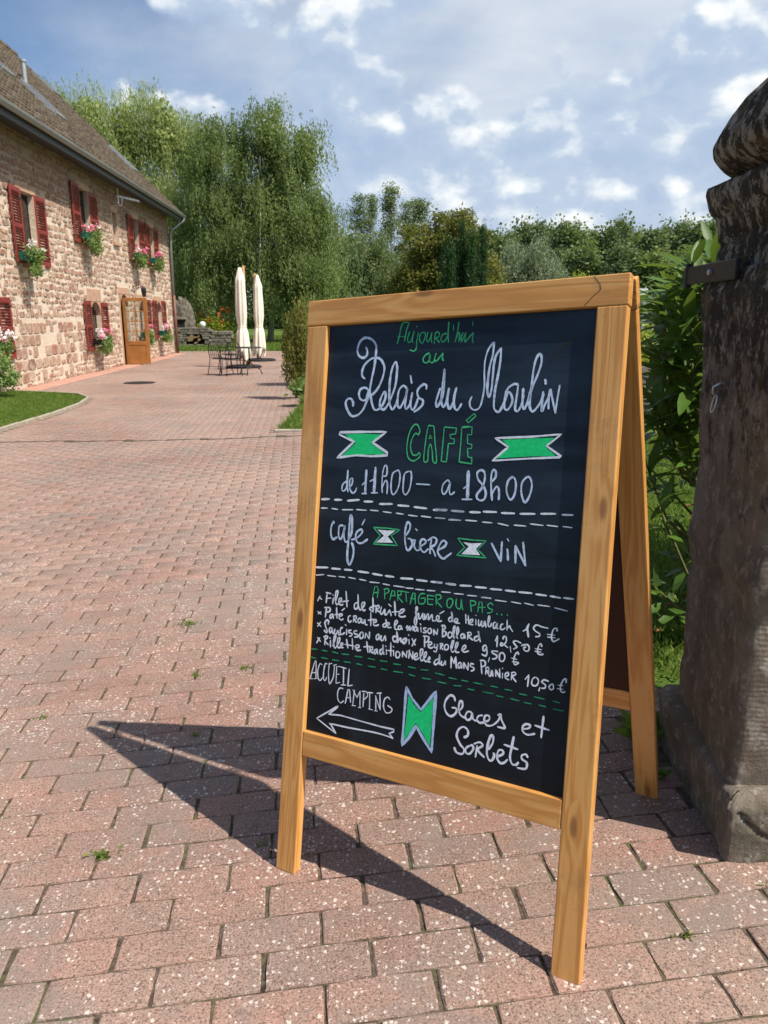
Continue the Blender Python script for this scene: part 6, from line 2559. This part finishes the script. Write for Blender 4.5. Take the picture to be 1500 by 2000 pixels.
for px, top, Y, v in row:
    near = {655: 'right behind the weeping birch', 690: 'behind the grey willow, under the wispy tops', 600: 'showing through the foot of the weeping birch', 560: 'far behind the parasols and the birch trunk', 820: 'between the wispy spires and the yellowing tree', 905: 'behind the yellowing tree and the cypresses', 958: 'between the cypresses and the silvery willow', 985: 'just left of the silvery willow', 1012: 'rising directly behind the silvery willow', 1048: 'behind the right half of the silvery willow', 1085: 'tall, first beyond the silvery willow', 1118: 'tallest of the wood, over the crack in the sign', 1130: 'lower, behind the lime green little tree', 1150: 'over the last stretch of the sign top rail', 1178: 'above the right end of the sign top rail', 1205: 'above the hinged corner of the sign', 1210: 'lower, in front, at the hinged corner of the sign', 1238: 'right of the sign corner, over the white sign', 1262: 'over the wire fence, left of the laurel', 1275: 'lower, in front, over the wire fence', 1292: 'over the leftmost laurel leaves', 1322: 'behind the top laurel shoots', 1335: 'lower, screened by the laurel leaves', 1352: 'between the laurel shoots and the iron strap', 1384: 'touching the left edge of the stone pillar', 1420: 'hidden behind the pillar shaft', 1465: 'hidden behind the pillar, near the picture edge'}[px]
    t = root('woodland_tree', Vector((at(px, Y), Y, gz(0, Y))), 'green woodland tree ' + near, 'tree', 'woodland trees along the horizon')
    Hh = (613 - top + wr.uniform(-14, 10)) / 1549 * Y + 1.6
    sx = wr.uniform(0.7, 1.15)
    for me, nm in ((bases[v][0], 'crown'), (tk_data, 'trunk')):
        o = link(nm, me, t)
        o.scale = (sx, 1, Hh / 13.0 * wr.uniform(0.97, 1.02))
        o.rotation_euler = (0, 0, wr.uniform(0, 6.28))
# dim mass of wood further back
xs = RNG.uniform(-80, 110, 26000)
ys = RNG.uniform(125, 140, 26000)
hh = 8.5 + 1.6 * np.sin(xs * 0.23) + 1.0 * np.sin(xs * 0.61 + 1)
zs2 = RNG.uniform(0, 1, 26000) ** 0.8 * hh - 1.6
V, F = leaf_quads(np.stack([xs, ys, zs2], -1), 0.6, 0.7, 0.4)
tag(link('distant_wood', np_mesh('distant_wood', V, F, MT['forest'])), 'dim green mass of woodland behind the separate trees', 'wood', None, 'stuff')
xs = RNG.uniform(2, 60, 9000)
V, F = leaf_quads(np.stack([xs, RNG.uniform(70, 76, 9000), RNG.uniform(0, 1, 9000) * (3.4 + np.sin(xs)) - 1.6], -1), 0.5, 0.6, 0.4)
tag(link('hedgerow', np_mesh('hedgerow', V, F, MT['forest'])), 'tangled green hedgerow at the foot of the wood', 'hedgerow', None, 'stuff')

# ---------------------------------------------------------------- right-hand distance: fence, sign, wall with plants
fy = 24.0
fx = at(1276, fy)
fe = root('wire_fence', Vector((fx, fy, gz(fx, fy))), 'grey wire mesh fence on thin posts beyond the laurel', 'fence')
for k in range(9):
    MB().tube([(-1.0 + k * 0.42 * 1.6, 0, 0), (-1.0 + k * 0.42 * 1.6, 0, 2.12)], 0.02, 6).build('post', MT['galv'], fe)
wm = MB()
for z_ in np.arange(0.1, 2.05, 0.2):
    wm.tube([(-1.0, 0, z_), (-1.0 + 8 * 0.672, 0, z_)], 0.004, 4)
for k in range(54):
    wm.tube([(-1.0 + k * 0.1, 0, 0.05), (-1.0 + k * 0.1, 0, 2.05)], 0.0025, 3)
tag(wm.build('wire_mesh', MT['galv'], fe), kind='stuff')
sp_ = root('white_sign', Vector((at(1250, 22), 22, gz(8, 22))), 'small blank white sign on a post beside the wire fence', 'sign')
MB().tube([(0.1, 0, 0), (0.1, 0, 2.1)], 0.02, 6).build('post', MT['galv'], sp_)
MB().box(-0.14, 0.16, -0.03, -0.022, 1.84, 2.04).build('sign_plate', MT['white'], sp_)
lw = root('garden_wall', Vector((3.4, 10.6, gz(3.4, 10.6))), 'low grey dry-stone garden wall seen between the sign and the laurel', 'wall')
rr_ = random.Random(8)
zc = -0.05
for row in range(5):
    hh_ = rr_.uniform(0.12, 0.17)
    x = -0.6
    while x < 3.2:
        w_ = rr_.uniform(0.22, 0.5)
        MB().box(x, x + w_ - 0.015, -0.16 - rr_.uniform(0, 0.03), 0.16, zc, zc + hh_ - 0.012).build('stone', MT['oldstone'], lw, bevel=0.02)
        x += w_
    zc += hh_
bk = MB().box(-0.6, 3.2, -0.12, 0.12, -0.1, zc - 0.03)
bk.build('wall_core', MT['soil'], lw)
C = [(RNG.uniform(3.0, 7.4), RNG.uniform(11.0, 13.2), RNG.uniform(-0.75, -0.28)) for _ in range(120)]
gp_ = root('border_shrubs', Vector((4.2, 11.8, gz(4.2, 11.8))), 'low yellow-green border shrubs on top of the garden wall', 'shrubs')
C = np.array(C) - np.array([4.2, 11.8, gz(4.2, 11.8)])
link('foliage', np_mesh('foliage', *leaf_cloud(C, (0.13, 0.13, 0.10), 16000, 0.075, 0.5), MT['yellow']), gp_)['kind'] = 'stuff'
MB().box(-1.4, 3.2, -0.9, 1.6, 0.0, 0.50).build('soil_bed', MT['soil'], gp_)
# shrubs left of the sign, at the edge of the yard
tree('upright_shrub', (-1.66, 14.6), 1.5, [(0.0, 0, 0.75, 0.26, 0.26, 0.7), (0.16, 0, 1.1, 0.2, 0.2, 0.45)], 6500, 0.07, 'olive', 'upright bushy shrub just left of the sign, at the edge of the paving', 'shrub', 'shrubs along the right edge of the yard', 'twig', 0.03, 0.3, sp=(0.05, 0.05, 0.10), seed=51, strand=4, droop=-0.28, limbs=10, core=False)
tree('upright_shrub', (-1.72, 17.8), 1.9, [(0, 0, 0.95, 0.42, 0.4, 0.9)], 7000, 0.08, 'birch', 'taller upright shrub further back behind the post of the sign', 'shrub', 'shrubs along the right edge of the yard', 'twig', 0.03, 0.35, sp=(0.07, 0.07, 0.10), seed=52, strand=4, droop=-0.3, limbs=10, core=False)
tree('low_plant', (-1.36, 13.2), 0.4, [(0, 0, 0.24, 0.20, 0.2, 0.2)], 900, 0.10, 'geran', 'low leafy plant at the foot of the shrub beside the sign post', 'plant', None, 'twig', 0.01, 0.45, sp=(0.05, 0.05, 0.04), seed=53, limbs=4, core=False)
wp = (-7.6, 16.0)
tree('wall_plant', (-7.55, 15.2), 0.9, [(0, 0, 0.4, 0.35, 0.3, 0.4)], 1200, 0.08, 'geran', 'small leafy plant on the lawn against the foot of the house wall', 'plant', None, 'twig', 0.01, 0.45, sp=(0.06, 0.06, 0.06), seed=54, limbs=4, core=False)

# ---------------------------------------------------------------- weeds in the joints
WEEDS = [(-0.68, 1.605, 60, 0.022, 0.018, 'flat pale weed in a joint near the left bottom of the picture'),
         (-0.30, 1.62, 26, 0.014, 0.012, 'tiny weed below the left foot of the sign'),
         (-0.70, 2.62, 30, 0.02, 0.012, 'small weed just beyond the tip of the sign shadow'),
         (-0.28, 2.72, 46, 0.05, 0.018, 'dark upright weed touching the left post of the sign'),
         (-0.52, 2.66, 34, 0.02, 0.022, 'weed in the joint between the shadow tip and the sign post'),
         (0.83, 1.40, 22, 0.012, 0.008, 'small bright weed in front of the pillar foot'),
         (0.865, 1.345, 40, 0.020, 0.010, 'bright tuft in the joint before the pillar foot'),
         (0.90, 1.06, 44, 0.022, 0.010, 'green tuft cut off by the right edge of the picture'),
         (0.735, 1.82, 22, 0.05, 0.006, 'narrow leaf standing in the shade next to the rear post'),
         (0.76, 2.02, 70, 0.10, 0.012, 'spiky grass clump at the shaded side of the pillar foot'),
         (-0.86, 3.15, 40, 0.03, 0.03, 'loose weed tuft in the left middle of the paving'),
         (-0.25, 3.9, 26, 0.02, 0.015, 'small weed in the paving before the sign post'),
         (-1.15, 2.33, 24, 0.02, 0.012, 'little green weed near the left edge, beyond the shadow'),
         (-0.59, 2.17, 26, 0.02, 0.010, 'small weed between the shadow edge and the left border'),
         (0.12, 2.02, 24, 0.018, 0.010, 'weed seen under the lower rail of the sign'),
         (0.60, 1.27, 24, 0.012, 0.012, 'yellowish moss tuft right of the front post'),
         (-1.35, 1.72, 20, 0.015, 0.010, 'faint weed at the far left of the near paving'),
         (-0.03, 4.6, 30, 0.025, 0.02, 'weed halfway up the paving beside the sign')]
for q in WEEDS:
    weed(*q)
